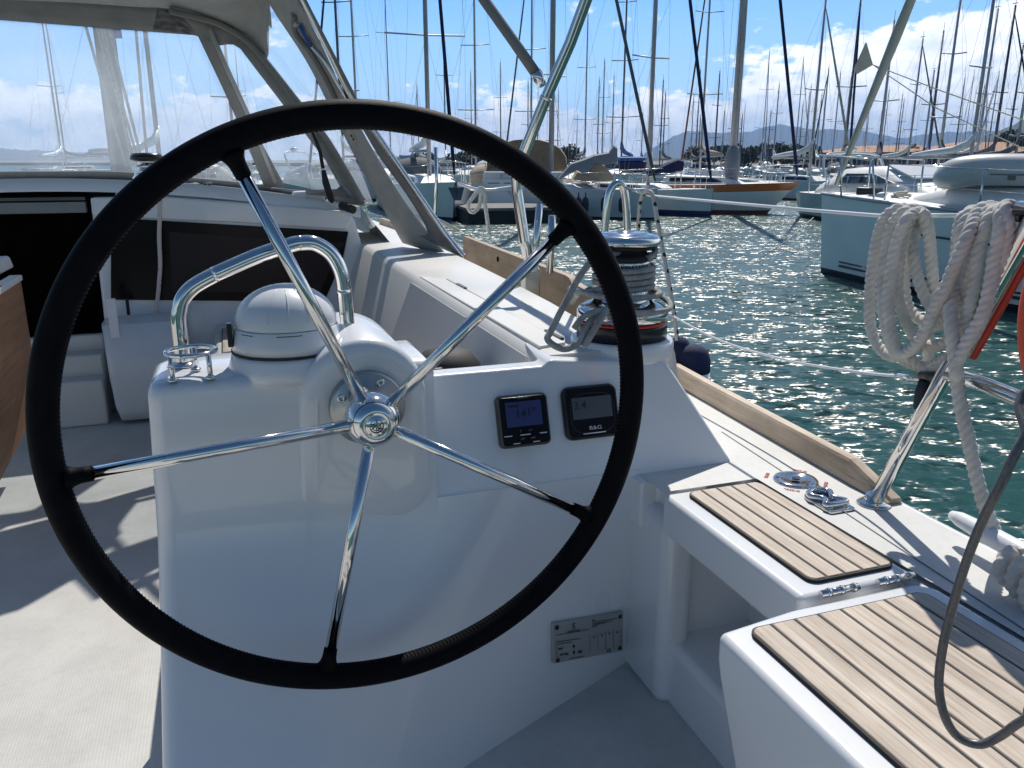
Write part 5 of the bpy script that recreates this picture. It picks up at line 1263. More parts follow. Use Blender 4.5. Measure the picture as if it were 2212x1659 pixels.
def cover(root, name, m, pts_px, d, th):
    Rz2 = Matrix.Rotation(-root.rotation_euler[2], 4, 'Z'); o_ = Vector((root.location.x, root.location.y, 0))
    fr = [W(x, y, d=d) for x, y in pts_px]; cz = sum((p.z for p in fr)) / len(fr); c = sum(fr, Vector()) / len(fr)
    a = [Rz2 @ (p - o_) for p in fr]; b = [Rz2 @ (c + (p - c) * .97 + Vector((.08, th, -.03)) - o_) for p in fr]; mid = [Rz2 @ (c + (p - c) * 1.02 + Vector((0, th * .5, .05)) - o_) for p in fr]
    mb = MB(); mb.rings([a, mid, b], 0, False); far_part(mb, name, m, root)
d5 = W(1300, 470).y + .6
cover(y5, 'loose_sail_cover', 'greycl', [(1334, 322), (1326, 316), (1316, 331), (1285, 337), (1262, 346), (1234, 355), (1205, 388), (1226, 376), (1245, 366), (1262, 378), (1268, 377), (1284, 352), (1300, 355), (1333, 352)], d5, .5)
cover(y5, 'cockpit_tent', 'beige', [(1238, 388), (1248, 372), (1266, 378), (1284, 353), (1306, 358), (1325, 380), (1330, 390), (1280, 394)], d5 + .5, 1.4)
cover(y4, 'navy_sail_cover', 'navy', [(1394, 374), (1420, 366), (1450, 352), (1466, 346), (1478, 350), (1476, 368), (1440, 374), (1400, 380)], wl(1470, 464).y + 1.0, .35)
cover(y4, 'blue_bimini', 'blue', [(1338, 341), (1394, 341), (1396, 347), (1340, 348)], wl(1400, 462).y + 2.5, 1.6)
cover(y4, 'navy_screen', 'navy', [(1338, 349), (1392, 350), (1398, 372), (1342, 374)], wl(1400, 462).y + 2.7, 1.2)
# bow-on yacht at the left
p = wl(985, 478); q_ = wl(885, 468)
y7, sh7 = sloop('white yacht seen bow on with a dark anchor, left of the pontoon', p, head_from(p, q_) - R(22), 11.5, 3.6, 1.32, (17, .40, dict(r=.085, spr=2, jib='navy', boom='white', spw=1.3)), None, ('hull', 'bootb', 'bdeck'), 'greyc', True, boot=.10, rake=.45)
mb = MB(); bx0 = 11.5 / 2
mb.tube([(bx0 - .6, 0, 1.42), (bx0 + .15, 0, 1.35), (bx0 + .22, 0, .85)], .03, 6); mb.poly([(bx0 + .1, -.28, 1.15), (bx0 + .1, .28, 1.15), (bx0 + .26, .12, .72), (bx0 + .26, -.12, .72)], (.04, 0, 0)); far_part(mb, 'anchor', 'mastd', y7)
# pontoon
pn = far('pontoon', 'low concrete pontoon with dark timber face across the basin', 'pontoon', (0, 0, 0))
pa_, pb_ = wl(1012, 484), wl(1236, 480)
dv_ = (pb_ - pa_); nrm_ = Vector((-dv_.y, dv_.x, 0)).normalized() * 3
mb = MB(); mb.hexa([pa_ + Vector((0, 0, -.2)), pb_ + Vector((0, 0, -.2)), pb_ + nrm_ + Vector((0, 0, -.2)), pa_ + nrm_ + Vector((0, 0, -.2)), pa_ + Vector((0, 0, .42)), pb_ + Vector((0, 0, .42)), pb_ + nrm_ + Vector((0, 0, .42)), pa_ + nrm_ + Vector((0, 0, .42))]); mb.build('face', 'rubber', pn, (0, 0, 0))
z_ = Vector((0, 0, .42)); e_ = dv_.normalized() * .05; t_ = Vector((0, 0, .09))
b4 = [pa_ + z_ - e_ - nrm_ * .02, pb_ + z_ + e_ - nrm_ * .02, pb_ + nrm_ + z_ + e_, pa_ + nrm_ + z_ - e_]
mb = MB(); mb.hexa(b4 + [v + t_ for v in b4]); mb.build('walkway', 'conc', pn, (0, 0, 0))
# cruiser moored stern-to on the pontoon
c = W(1128, 470); rz6 = R(82)
st6 = Vector((c.x, c.y + 1.0, 0))
y6 = far('moored_cruiser', 'white cruiser moored stern to the pontoon with a beige bimini', 'cruiser', (st6.x + math.cos(rz6) * 6, st6.y + math.sin(rz6) * 6, 0), rz6)
sh6 = make_hull(y6, 12, 3.9, 1.5, fs=1.35, mats=('hull', 'boot', 'bdeck'), counter=-.25)
make_cabin(y6, -3.0, 3.2, 2.6, 1.35, .7)
mb = MB(); mb.box((-5.9, -1.5, 1.3), (-5.6, 1.5, 1.62)); far_part(mb, 'stern_seat', 'bdeck', y6, bevel=.05)
for yy in (-1.0, -.3, .5, 1.1):
    mb = MB(); mb.box((-6.03, yy - .25, 1.05), (-5.99, yy + .2, 1.22)); far_part(mb, 'stern_locker', 'dgrey', y6)
make_hood(y6, -4.2, 3.2, 1.5, 1.35, 'beige')
make_rails(y6, 12, 3.9, 1.5, sh6, 5, .012)
mb = MB(); mb.lathe([(.17, -.04), (.26, -.05), (.26, .05), (.17, .04)], (0, 0, 0), 18, axis='x'); o = mb.build('ring_buoy', 'red', None, (0, 0, 0), smooth=True); pz = W(1209, 435, d=st6.y - .2); o.location = pz; o['label'] = 'red ring buoy on the stern rail of the white cruiser'; o['category'] = 'lifebuoy'
o.rotation_euler = (0, 0, R(90)); 
mb = MB(); mb.box((-.19, -.02, -.32), (.19, .02, .32)); o = mb.build('pontoon_sign', 'bootb', None, (0, 0, 0), bevel=.01); o.location = W(1230, 458, d=pb_.y + .3); o['label'] = 'small blue board standing at the end of the pontoon'; o['category'] = 'sign'
# second dark-covered yacht just behind
p, q_ = W(1215, 452), W(1090, 445)
def motor(label, bow, rz, L, B, fb, arch_=True, name='motor_yacht', tint='glassd', band=False, group=None, hs=.8):
    off = Vector((math.cos(rz), math.sin(rz), 0)) * (L / 2)
    r = far(name, label, 'motor yacht', (bow.x - off.x, bow.y - off.y, 0), rz, group)
    sh = make_hull(r, L, B, fb, fs=fb * .8, mats=('hull2', 'boot', 'bdeck'), rake=1.2, boot=.12)
    zz = sh(.4); mb = MB(); s_ = []
    for x, w_, h_ in ((-.36, .78, .55), (-.2, .8, 1.35), (.02, .76, 1.45), (.16, .66, .85), (.30, .45, .25), (.38, .25, .02)):
        s_.append([(x * L, w_ * B / 2 * a, zz - .05 + h_ * b * L / 11 * hs) for a, b in ((-1, 0), (-.92, .5), (-.75, .95), (0, 1.03), (.75, .95), (.92, .5), (1, 0))])
    mb.rings(s_); sup = far_part(mb, 'superstructure', 'bdeck', r, bevel=.0)
    for sg in (1, -1):
        mb = MB(); k = L / 11 * hs
        mb.poly([(-.19 * L, sg * .385 * B, zz + .55 * k), (.0 * L, sg * .372 * B, zz + .6 * k), (.12 * L, sg * .325 * B, zz + .62 * k), (.0 * L, sg * .335 * B, zz + 1.02 * k), (-.16 * L, sg * .345 * B, zz + 1.0 * k)], (0, sg * .05, 0)); far_part(mb, 'window', tint, sup)
    mb = MB(); k = L / 11 * hs; mb.poly([(.03 * L, -.27 * B, zz + 1.36 * k), (.03 * L, .27 * B, zz + 1.36 * k), (.165 * L, .25 * B, zz + .82 * k), (.165 * L, -.25 * B, zz + .82 * k)], (.03, 0, .05)); far_part(mb, 'windscreen', 'white' if band else tint, sup)
    if arch_:
        mb = MB(); mb.tube(catmull([(-.32 * L, -B * .34, zz + .5), (-.36 * L, -B * .3, zz + 1.6 * hs), (-.37 * L, 0, zz + 1.75 * hs), (-.36 * L, B * .3, zz + 1.6 * hs), (-.32 * L, B * .34, zz + .5)], 5), .05, 8); ar = far_part(mb, 'radar_arch', 'white', r)
        mb = MB(); mb.lathe([(.02, 0), (.2, .04), (.22, .12), (.15, .2), (.02, .22)], (-.37 * L, 0, zz + 1.78 * hs), 16); far_part(mb, 'radar_dome', 'white', ar)
    make_rails(r, L, B, fb, sh, 6, .014)
    return r
# big motor yacht behind the white yacht's bow
p = W(2190, 440, d=22); q_ = W(1850, 452, d=29.5)
p.z = q_.z = 0
motor('sleek white motor yacht lying behind the bow of the big yacht', p, head_from(p, q_), 9.6, 3.4, 1.12, True, band=True, hs=.78)
p = W(2190, 400, d=33); q_ = W(2040, 400, d=38)
motor('white motor boat with flat hardtop behind the sleek motor yacht', p, head_from(p, q_), 9, 3.1, 1.1, False, hs=.6)
# motor boats at the far left
for i, (x, d, az_, L, lab) in enumerate(((925, 46, -20, 10, 'white flybridge boat behind the bow on yacht'), (900, 60, -32, 11, 'white motor boat half hidden by the sprayhood edge'), (885, 76, -25, 13, 'distant white motor boat beside the sprayhood window'), (905, 100, -60, 15, 'large distant white motor boat with antennas at far left'))):
    p = W(x + 25, 400, d=d - 3); p.z = 0; motor(lab, p, R(az_), L, 3.4, 1.3, i != 1)
# ---- masts and their boats in the rows behind
# (x at the horizon, y of the masthead, apparent width, spreaders, jib cover, sail cover)
rows = [(112 + 22, 38, 4, 1, None, None), (142, 72, 3, 1, None, None), (345, -300, 9, 1, None, None), (508, -120, 7, 2, None, None), (528, 120, 3.4, 2, None, None),
 (742, -150, 6, 2, 'navy', 'white'), (775, -200, 5, 3, None, 'greyc'), (845, -60, 3, 2, None, None), (963, 60, 3, 2, None, None),
 (1028, -160, 5, 3, None, 'greyc'), (1147, -140, 4.5, 3, 'greyc', 'beige'), (1140, 175, 2.6, 1, None, None), (1193, 176, 3.2, 2, None, 'greyc'), (1263, 32, 3.6, 2, None, None), (1290, 173, 2.8, 1, None, None), (1300, 133, 3, 2, None, None), (1321, 165, 3, 1, None, 'beige'),
 (1342, -90, 4.6, 3, None, 'blue'), (1385, 268, 2.6, 1, None, None), (1407, 240, 2.6, 1, None, None), (1425, 175, 3.4, 1, None, 'white'), (1431, 203, 3, 2, None, None), (1491, 212, 3, 1, None, None), (1508, 274, 2.4, 1, None, None),
 (1513, -120, 5, 2, 'antif', 'beige'), (1543, 162, 3.2, 2, None, 'greyc'), (1558, 243, 2.6, 1, None, None), (1582, 195, 3, 1, 'bootb', None), (1597, 261, 2.5, 1, None, None), (1649, 251, 2.6, 1, None, None), (1657, 243, 2.6, 2, None, 'blue'), (1670, 190, 3.2, 2, None, None), (1724, 231, 2.8, 1, None, None), (1736, 206, 3, 1, None, None),
 (1751, 15, 6, 1, 'cream', 'white'), (1762, 213, 3, 1, None, None), (1771, 160, 3.4, 1, 'navy', None), (1797, 170, 3, 1, None, 'greyc'), (1820, 179, 3.2, 1, None, None), (1823, 10, 5.6, 1, 'navy', 'beige'), (1897, 70, 6, 1, 'navy', 'navy'), (1933, 216, 2.7, 1, None, None), (1961, 109, 4.6, 2, 'mastd', 'white'), (1993, 171, 3.4, 1, None, None), (2002, 96, 5.2, 1, 'navy', 'blue'), (2028, 16, 6.4, 2, None, 'greyc'), (2060, 190, 3.2, 1, None, None), (2096, -60, 8, 1, None, 'white'), (2108, 61, 5.2, 1, None, None), (2143, 57, 5.4, 1, 'navy', None), (2172, 132, 4, 1, None, None), (2192, 150, 6, 2, None, 'greyc'), (2262, 60, 6, 2, None, None)]
rows.sort(key=lambda q: q[0])
ordn = ['first', 'second', 'third', 'fourth', 'fifth', 'sixth', 'seventh', 'eighth', 'ninth', 'tenth', 'eleventh', 'twelfth', 'thirteenth', 'fourteenth', 'fifteenth', 'sixteenth', 'seventeenth', 'eighteenth', 'nineteenth', 'twentieth']
def nth(i): return ordn[i] if i < 20 else ('twenty ' + ordn[i - 20] if i < 29 else ('thirtieth' if i == 29 else ('thirty ' + ordn[i - 30] if i < 39 else ('fortieth' if i == 39 else ('forty ' + ordn[i - 40] if i < 49 else ('fiftieth' if i == 49 else 'fifty ' + ordn[i - 50]))))))
random.seed(21)
for i, (x, yt, w_, spr, jib, cov) in enumerate(rows):
    d = 265 / w_; base_ = W(x, 345, d=d); base_.z = 0
    H = CAMZ + (base_ - Vector((0, 0, 0))).length * elev(yt) if yt > 0 else CAMZ + d * elev(max(yt, -260)) + 1
    H = max(7.5, min(H, 21)); L = max(6.5, min(13, H * .72)); B = L * .31; fb = .85 + L * .035
    away = random.random() < .35
    rz = R(-90 + random.choice((-1, 1)) * random.uniform(12, 38)) if not away else R(60 + random.uniform(0, 50))
    if x > 2085 : rz = R(-60)
    off = Vector((math.cos(rz), math.sin(rz), 0)) * (L * .10)
    desc = 'tall' if H > 14 else ('short' if H < 10 else 'middling')
    r = far('moored_yacht', f'{desc} mast of a moored yacht, {nth(i)} from the left in the far rows', 'sailing yacht', (base_.x - off.x, base_.y - off.y, 0), rz, 'sailing yachts moored in the far rows')
    sh = make_hull(r, L, B, fb, mats=(random.choice(('hull', 'hull2')), random.choice(('boot', 'bootb', 'antif')), 'bdeck'))
    make_cabin(r, -L * .12, L * .27, B * .62, sh(.4) - .02, fb * .35)
    make_rig(r, L * .10, H, sh(.5) + .2, L, B, fb, sh(.1), r=.125 / 2 * random.uniform(.9, 1.1), spr=spr, jib=jib, boom=cov or ('greyc' if random.random() < .5 else 'white'), m=random.choice(('mast', 'mast', 'mastd')), wr=.004 + .00003 * d)
    if random.random() < .6: make_hood(r, -L * .16, B * .6, sh(.3) + fb * .28, .7, random.choice(('beige', 'blue', 'greyc', 'navy', 'white')))
    if d < 75: make_rails(r, L, B, fb, sh, 5, .012)
random.seed(5)
xs_ = sorted([random.uniform(870, 2215) for _ in range(22)])
for i, x in enumerate(xs_):
    d = random.uniform(95, 150); base_ = W(x, 345, d=d); base_.z = 0; H = random.uniform(9.5, 16.5); L = H * .72; B = L * .31; fb = 1.1
    rz = R(random.choice((-80, -100, 90, 75)))
    r = far('moored_yacht', f'hazy thin distant mast, {nth(i)} from the left in the most distant rows', 'sailing yacht', (base_.x, base_.y, 0), rz, 'distant yachts behind the far rows')
    sh = make_hull(r, L, B, fb); make_cabin(r, -L * .12, L * .27, B * .62, sh(.4) - .02, fb * .35)
    make_rig(r, L * .10, H, 1.4, L, B, fb, sh(.1), r=.065, spr=random.choice((1, 2)), jib=random.choice((None, None, 'white', 'navy')), boom=random.choice(('greyc', 'blue', 'white', 'beige', None)), m=random.choice(('mast', 'mast', 'mastd')), wr=.008)
# ---- shore, buildings, trees, hills
mb = MB(); a_, b_, c__ = W(700, 345, d=150), W(2600, 345, d=120), None
q1_, q2_, q3_, q4_ = Vector((-420, 260, 0)), Vector((40, 175, 0)), Vector((110, 118, 0)), Vector((420, 60, 0))
fr1 = [Vector((-500, 330, 0)), Vector((-120, 330, 0)), Vector((10, 200, 0)), Vector((60, 145, 0)), Vector((120, 112, 0)), Vector((400, 60, 0))]
bk1 = [p + Vector((0, 3000, 0)) for p in fr1]
n_ = len(fr1); vs = [p + Vector((0, 0, z)) for z in (-.5, 1.1) for p in fr1] + [p + Vector((0, 0, 1.3)) for p in bk1]
mb.add(vs, [(i, i + 1, n_ + i + 1, n_ + i) for i in range(n_ - 1)] + [(n_ + i, n_ + i + 1, 2 * n_ + i + 1, 2 * n_ + i) for i in range(n_ - 1)])
o = mb.build('shore_ground', 'conc'); o['kind'] = 'structure'
def building(name, label, x0, x1, ye, ya, yb, d, wm, nwin, depth=14, d2=None):
    d2 = d2 or d; A, Bq = W(x0, 345, d=d), W(x1, 345, d=d2); A.z = Bq.z = 1.0
    ze = W((x0 + x1) / 2, ye, d=(d + d2) / 2).z; za = W((x0 + x1) / 2, ya, d=(d + d2) / 2 + depth / 2).z
    r = far(name, label, 'building', (A.x, A.y, 1.0), math.atan2(Bq.y - A.y, Bq.x - A.x)); Wd = (Bq - A).length; ze -= 1; za -= 1
    mb = MB(); mb.box((0, 0, -.5), (Wd, depth, ze)); wall = far_part(mb, 'wall', wm, r)
    e = .6; mb = MB(); mb.add([(-e, -e, ze), (Wd + e, -e, ze), (Wd + e, depth + e, ze), (-e, depth + e, ze), (Wd * .2, depth / 2, za), (Wd * .8, depth / 2, za)], [(0, 1, 5, 4), (1, 2, 5), (2, 3, 4, 5), (3, 0, 4), (3, 2, 1, 0)]); far_part(mb, 'roof', 'tiles', r)
    for i in range(nwin):
        x = Wd * (i + .5) / nwin; ww = Wd / nwin * .28
        mb = MB(); mb.box((x - ww, -.06, .2), (x + ww, .02, ze * .72)); wn_ = far_part(mb, 'window', 'glassd', r)
        mb = MB(); mb.box((x - .05, -.1, .2), (x + .05, -.06, ze * .72)); far_part(mb, 'frame', 'white', wn_)
building('harbour_office', 'long grey harbour building with terracotta hipped roof', 1752, 1962, 329, 315, 372, 150, 'wallg', 9, 18, 135)
building('harbour_shop', 'red rendered harbour building with terracotta roof and big windows', 1976, 2165, 325, 308, 372, 118, 'wallr', 7, 14, 110)
building('kiosk', 'small cream hut with a tiled roof left of the grey building', 1672, 1730, 366, 356, 385, 125, 'wallc', 4, 6)
building('boat_shed', 'plain cream shed at the far right behind the masts', 2190, 2420, 330, 318, 372, 100, 'wallc', 4, 10)
def tree(label, x, d, h, w_, m='leaf', n=1000, grp='trees along the shore'):
    p = W(x, 345, d=d); r = far('broadleaf_tree', label, 'tree', (p.x, p.y, 1.1), 0, grp)
    mb = MB(); mb.tube([(0, 0, 0), (.1, 0, h * .3), (0, .1, h * .6)], [.22, .16, .08], 8)
    for k in range(4):
        a = k * 1.6; mb.tube([(0, 0, h * .3), (w_ * .2 * math.cos(a), w_ * .2 * math.sin(a), h * .6)], [.09, .03], 6)
    far_part(mb, 'trunk', 'bark', r)
    mb = MB(); cl = [(random.uniform(-.33, .33) * w_, random.uniform(-.33, .33) * w_, random.uniform(.4, .85) * h, random.uniform(.14, .26) * w_) for _ in range(9)]
    for _ in range(n):
        cx_, cy_, cz_, cr_ = random.choice(cl); v = Vector((random.gauss(0, 1), random.gauss(0, 1), random.gauss(0, 1))).normalized() * cr_ * random.uniform(.6, 1.1)
        c = Vector((cx_, cy_, cz_)) + v * Vector((1, 1, .8)).length / 1.62; s_ = random.uniform(.16, .36) * w_ / 5
        a = Vector((random.gauss(0, 1), random.gauss(0, 1), random.gauss(0, 1))).normalized(); b = a.orthogonal().normalized(); c2_ = a.cross(b)
        mb.add([c + b * s_, c + c2_ * s_ * .7, c - b * s_, c - c2_ * s_ * .7], [(0, 1, 2, 3)])
    far_part(mb, 'crown', m, r)
tr = [(985, 190, 1.6, 6, 'leaf'), (1035, 190, 2.0, 9, 'leaf'), (1075, 185, 3.4, 9, 'leaf'), (1110, 180, 2.6, 7, 'leaf2'), (1160, 175, 2, 9, 'leaf'), (1210, 175, 2.6, 9, 'leaf'), (1500, 90, 2.3, 2.4, 'leaf2'), (1520, 92, 1.8, 2.2, 'leaf2'), (1600, 130, 2.6, 5, 'leaf'), (1660, 128, 3.2, 5, 'leaf'), (1690, 150, 3, 7, 'leaf'), (1735, 150, 3.2, 6, 'leaf'), (1968, 140, 3.4, 4, 'leaf'), (1560, 150, 2.6, 6, 'leaf'), (2180, 120, 4.5, 6, 'leaf'), (920, 200, 1.6, 7, 'leaf')]
tlab = ['low dark tree behind the bow on yacht', 'dark bushy tree left of the cruiser', 'tall dark tree above the pontoon', 'olive tree right of the tall dark one', 'dark tree behind the bimini tube', 'dark tree behind the steel hoop side', 'yellow green bush between two close masts', 'smaller olive bush beside the yellow green one', 'dark tree left of the grey mast cover', 'dark tree just behind the grey mast cover', 'dark tree above the cream hut', 'dark tree at the grey building corner', 'dark tree between grey and red buildings', 'low dark tree behind the orange striped yacht', 'dark tree at the right end of the red building', 'low tree at the far left shore']
for (x, d, h, w__, m_), lb_ in zip(tr, tlab): tree(lb_, x, d, h, w__, m_)
def hills(name, prof, d, depth, m, amp, seed, dz=0):
    random.seed(seed); mb = MB(); xs = []
    x = prof[0][0]
    while x <= prof[-1][0]: xs.append(x); x += 14
    K = 10; vs = []
    for j_ in range(K + 1):
        f = j_ / K
        for i, x in enumerate(xs):
            y = interp(prof, x); top = W(x, y, d=d); base_ = W(x, 345, d=d - depth * (1 - f)); hgt_ = max(0, top.z) * (math.sin(f * math.pi / 2) ** 1.3)
            hgt_ += amp * random.uniform(-1, 1) * (f * (1 - f) * 3 + .12 * f); vs.append((base_.x, base_.y, max(-3, hgt_ if f > 0 else -3)))
    for i, x in enumerate(xs):
        t_ = W(x, 345, d=d + depth); vs.append((t_.x, t_.y, -3))
    n_ = len(xs); mb.add(vs, [(j_ * n_ + i, j_ * n_ + i + 1, (j_ + 1) * n_ + i + 1, (j_ + 1) * n_ + i) for j_ in range(K + 1) for i in range(n_ - 1)], 0, True)
    o = mb.build(name, m); o['kind'] = 'structure'
M['forest'] = simple('hill_forest', (.035, .05, .022), .9, var=.5, nscale=.02)
M['rock'] = simple('mountain_scrub', (.06, .065, .05), .9, var=.35, nscale=.002)
hills('mountains', [(1340, 362), (1366, 355), (1415, 317), (1450, 297), (1478, 284), (1503, 287), (1567, 289), (1617, 285), (1643, 279), (1668, 269), (1700, 273), (1760, 283), (1803, 282), (1841, 279), (1879, 287), (1910, 297), (1942, 299), (2006, 289), (2082, 287), (2140, 284), (2300, 262), (2700, 250)], 5200, 1500, 'rock', 22, 5)
hills('mountains', [(-900, 320), (-200, 318), (0, 322), (120, 328), (250, 338), (380, 350)], 4200, 1200, 'rock', 14, 8)
hills('hills', [(1530, 352), (1551, 348), (1587, 340), (1654, 327), (1688, 328), (1707, 334), (1800, 338), (1900, 340), (2000, 334), (2060, 320), (2107, 302), (2158, 279), (2212, 258), (2400, 225), (2700, 215)], 1400, 500, 'forest', 6, 6)
hills('low_shore', [(860, 346), (950, 341), (1060, 338), (1200, 339), (1400, 341), (1560, 343)], 900, 200, 'forest', 1.5, 7)
# ================================================================== CAMERA, LIGHT, SKY, WATER
cd = bpy.data.cameras.new('camera'); cam = bpy.data.objects.new('camera', cd); C.objects.link(cam)
cam.location = (0, 0, CAMZ); cam.rotation_euler = (R(90) - PT, 0, 0)
cd.sensor_width = 36; cd.lens = 36 * F0 / 2212; cd.clip_start = .05; cd.clip_end = 40000
bpy.context.scene.camera = cam
sd_ = bpy.data.lights.new('sun', 'SUN'); sun = bpy.data.objects.new('sun', sd_); C.objects.link(sun)
sd_.energy = 4.0; sd_.angle = R(.53); sd_.color = (1, .955, .88)
dv = Vector((math.sin(SUN_AZ) * math.cos(SUN_EL), math.cos(SUN_AZ) * math.cos(SUN_EL), math.sin(SUN_EL)))
sun.rotation_euler = dv.to_track_quat('Z', 'Y').to_euler()
w = bpy.data.worlds.new('World'); bpy.context.scene.world = w; w.use_nodes = True; nt = w.node_tree
bg = nt.nodes['Background']; bg.inputs['Strength'].default_value = .085
sky = nt.nodes.new('ShaderNodeTexSky'); sky.sky_type = 'NISHITA'; sky.sun_disc = False; sky.sun_elevation = SUN_EL; sky.sun_rotation = SUN_AZ
sky.air_density = 1.0; sky.dust_density = .2; sky.ozone_density = 1.5
hs_ = nt.nodes.new('ShaderNodeHueSaturation'); hs_.inputs['Saturation'].default_value = 1.2; hs_.inputs['Value'].default_value = .74
nt.links.new(sky.outputs[0], hs_.inputs['Color'])
tc = nt.nodes.new('ShaderNodeTexCoord'); sep = nt.nodes.new('ShaderNodeSeparateXYZ'); nt.links.new(tc.outputs['Generated'], sep.inputs[0])
def mth(op, a, b=None, c=None, clamp=False):
    n = nt.nodes.new('ShaderNodeMath'); n.operation = op; n.use_clamp = clamp
    for i, x in enumerate((a, b, c)):
        if x is None: continue
        if isinstance(x, (int, float)): n.inputs[i].default_value = x
        else: nt.links.new(x, n.inputs[i])
    return n.outputs[0]
X, Y, Z = sep.outputs
# the air low over the horizon is clearer and bluer than the sky model gives
lowr = nt.nodes.new('ShaderNodeValToRGB'); nt.links.new(Z, lowr.inputs[0]); le = lowr.color_ramp.elements
le[0].position = 0; le[0].color = (9.6, 12.4, 14.6, 1); le[1].position = .34; le[1].color = (.7, 1.6, 3.6, 1)
for p_, c_ in ((.05, (7.6, 11.4, 14.6)), (.11, (5.0, 9.0, 14.2)), (.17, (3.2, 7.2, 13.6)), (.25, (1.3, 3.0, 6.4))):
    e_ = le.new(p_); e_.color = (*c_, 1)
lf = nt.nodes.new('ShaderNodeMapRange'); lf.interpolation_type = 'SMOOTHSTEP'; nt.links.new(Z, lf.inputs[0]); lf.inputs[1].default_value = .12; lf.inputs[2].default_value = .42; lf.inputs[3].default_value = 1; lf.inputs[4].default_value = 0
bk = mth('MULTIPLY', lf.outputs[0], mth('ADD', .15, mth('MULTIPLY', 1.2, mth('MAXIMUM', Y, 0)), None, True))
mxs = nt.nodes.new('ShaderNodeMix'); mxs.data_type = 'RGBA'; nt.links.new(bk, mxs.inputs[0]); nt.links.new(hs_.outputs[0], mxs.inputs[6]); nt.links.new(lowr.outputs[0], mxs.inputs[7])
ratio = mth('DIVIDE', X, mth('MAXIMUM', Y, .05))           # tan(azimuth), right positive
mp = nt.nodes.new('ShaderNodeMapping'); mp.inputs['Scale'].default_value = (1, 1, 1.9); mp.inputs['Location'].default_value = (3.1, 1.7, .35); nt.links.new(tc.outputs['Generated'], mp.inputs['Vector'])
n1 = nt.nodes.new('ShaderNodeTexNoise'); n1.inputs['Scale'].default_value = 13; n1.inputs['Detail'].default_value = 9; n1.inputs['Roughness'].default_value = .56; nt.links.new(mp.outputs[0], n1.inputs['Vector'])
n2 = nt.nodes.new('ShaderNodeTexNoise'); n2.inputs['Scale'].default_value = 34; n2.inputs['Detail'].default_value = 8; n2.inputs['Roughness'].default_value = .6; nt.links.new(mp.outputs[0], n2.inputs['Vector'])
mp3 = nt.nodes.new('ShaderNodeMapping'); mp3.inputs['Scale'].default_value = (1, 1, 1.9); mp3.inputs['Location'].default_value = (3.11, 1.7, .362); nt.links.new(tc.outputs['Generated'], mp3.inputs['Vector'])
n3_ = nt.nodes.new('ShaderNodeTexNoise'); n3_.inputs['Scale'].default_value = 13; n3_.inputs['Detail'].default_value = 5; nt.links.new(mp3.outputs[0], n3_.inputs['Vector'])
# cloud bank height rises to the right: the elevation (z) below which it is cloudy
bank = mth('ADD', .086, mth('MULTIPLY', mth('MAXIMUM', mth('SUBTRACT', ratio, .26), -.04), .32))
den = mth('ADD', mth('MULTIPLY', mth('SUBTRACT', bank, Z), 30.0), mth('MULTIPLY', mth('SUBTRACT', n1.outputs['Fac'], .5), 6.0))
den = mth('ADD', den, mth('MULTIPLY', mth('SUBTRACT', n2.outputs['Fac'], .5), 2.6))
high = mth('MULTIPLY', mth('SUBTRACT', n1.outputs['Fac'], .60), 6.0)
den = mth('MAXIMUM', den, mth('SUBTRACT', high, .0))
cov = mth('SMOOTHSTEP', den, .0, .55) if False else None
mr = nt.nodes.new('ShaderNodeMapRange'); mr.interpolation_type = 'SMOOTHSTEP'; nt.links.new(den, mr.inputs[0]); mr.inputs[1].default_value = 0; mr.inputs[2].default_value = .6
mr2 = nt.nodes.new('ShaderNodeMapRange'); nt.links.new(mth('ADD', mth('MULTIPLY', n2.outputs['Fac'], .55), mth('MULTIPLY', n3_.outputs['Fac'], .45)), mr2.inputs[0]); mr2.inputs[1].default_value = .38; mr2.inputs[2].default_value = .58
cr = nt.nodes.new('ShaderNodeValToRGB'); nt.links.new(mr2.outputs[0], cr.inputs[0]); cr.color_ramp.elements[0].color = (10.2, 11.4, 12.8, 1); cr.color_ramp.elements[1].color = (16.4, 16.4, 16.4, 1)
mx = nt.nodes.new('ShaderNodeMix'); mx.data_type = 'RGBA'; nt.links.new(mth('MULTIPLY', mr.outputs[0], mth('MULTIPLY', mth('ADD', mth('MULTIPLY', Y, 1.5), .15), 1.0, clamp=True), clamp=True), mx.inputs[0]); nt.links.new(mxs.outputs[2], mx.inputs[6]); nt.links.new(cr.outputs[0], mx.inputs[7])
nt.links.new(mx.outputs[2], bg.inputs['Color'])
sc = bpy.context.scene
sc.view_settings.view_transform = 'Standard'; sc.view_settings.look = 'None'; sc.view_settings.exposure = 0.22
sc.render.engine = 'CYCLES'; sc.cycles.use_denoising = True
sc.cycles.max_bounces = 10; sc.cycles.transparent_max_bounces = 24; sc.cycles.sample_clamp_indirect = 8; sc.cycles.caustics_reflective = False; sc.cycles.caustics_refractive = False
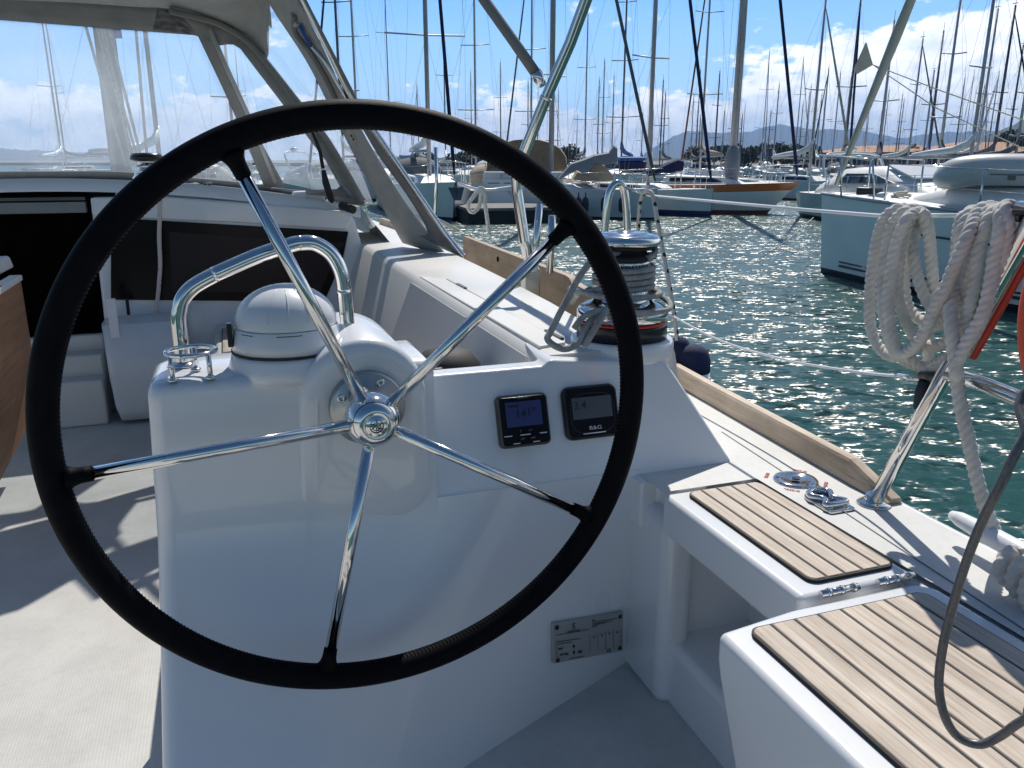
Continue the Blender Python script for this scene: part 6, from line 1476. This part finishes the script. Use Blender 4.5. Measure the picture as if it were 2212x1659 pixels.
# water
m, nt, b = mat('harbour_water'); setb(b, (.006, .062, .057), .30); b.inputs['IOR'].default_value = 1.33; b.inputs['Specular IOR Level'].default_value = .75
tc = nt.nodes.new('ShaderNodeTexCoord')
def slope(scale, amp, det, rough, off, dist=.4):     # ripple slopes straight from coloured noise
    mp = nt.nodes.new('ShaderNodeMapping'); mp.inputs['Scale'].default_value = (.7, 1.25, 1); mp.inputs['Rotation'].default_value = (0, 0, R(10)); mp.inputs['Location'].default_value = (off, off * .7, 0); nt.links.new(tc.outputs['Object'], mp.inputs['Vector'])
    n = nt.nodes.new('ShaderNodeTexNoise'); n.inputs['Scale'].default_value = scale; n.inputs['Detail'].default_value = det; n.inputs['Roughness'].default_value = rough; n.inputs['Distortion'].default_value = dist
    nt.links.new(mp.outputs[0], n.inputs['Vector'])
    a = nt.nodes.new('ShaderNodeVectorMath'); a.operation = 'SUBTRACT'; nt.links.new(n.outputs['Color'], a.inputs[0]); a.inputs[1].default_value = (.5, .5, .5)
    c = nt.nodes.new('ShaderNodeVectorMath'); c.operation = 'MULTIPLY'; nt.links.new(a.outputs[0], c.inputs[0]); c.inputs[1].default_value = (amp * .8, amp, 0); return c.outputs[0]
def vadd(p, q):
    a = nt.nodes.new('ShaderNodeVectorMath'); a.operation = 'ADD'; nt.links.new(p, a.inputs[0])
    if isinstance(q, tuple): a.inputs[1].default_value = q
    else: nt.links.new(q, a.inputs[1])
    return a.outputs[0]
v_ = vadd(vadd(vadd(slope(.45, .8, 2, .5, 0), slope(3.4, 1.9, 2, .55, 7)), slope(9, 2.1, 2, .5, 13)), slope(32, .7, 1, .5, 3))
v_ = vadd(v_, (0, 0, 1)); nn_ = nt.nodes.new('ShaderNodeVectorMath'); nn_.operation = 'NORMALIZE'; nt.links.new(v_, nn_.inputs[0]); nt.links.new(nn_.outputs[0], b.inputs['Normal'])
M['water'] = m
mb = MB(); mb.add([(-9000, -3000, 0), (9000, -3000, 0), (9000, 12000, 0), (-9000, 12000, 0)], [(0, 1, 2, 3)])
wo = mb.build('water', 'water'); wo['kind'] = 'structure'

# air: everything stands in it, the sky is outside
m = bpy.data.materials.new('pale_air'); m.use_nodes = True; nt = m.node_tree; nt.nodes.remove(nt.nodes['Principled BSDF'])
pv = nt.nodes.new('ShaderNodeVolumePrincipled'); pv.inputs['Color'].default_value = (.32, .56, 1, 1); pv.inputs['Density'].default_value = 1.9e-4; pv.inputs['Anisotropy'].default_value = .2
nt.links.new(pv.outputs[0], nt.nodes['Material Output'].inputs['Volume']); M['air'] = m
mb = MB(); mb.box((-8900, -300, -4), (8900, 6900, 300)); ho = mb.build('haze', 'air'); ho['kind'] = 'stuff'
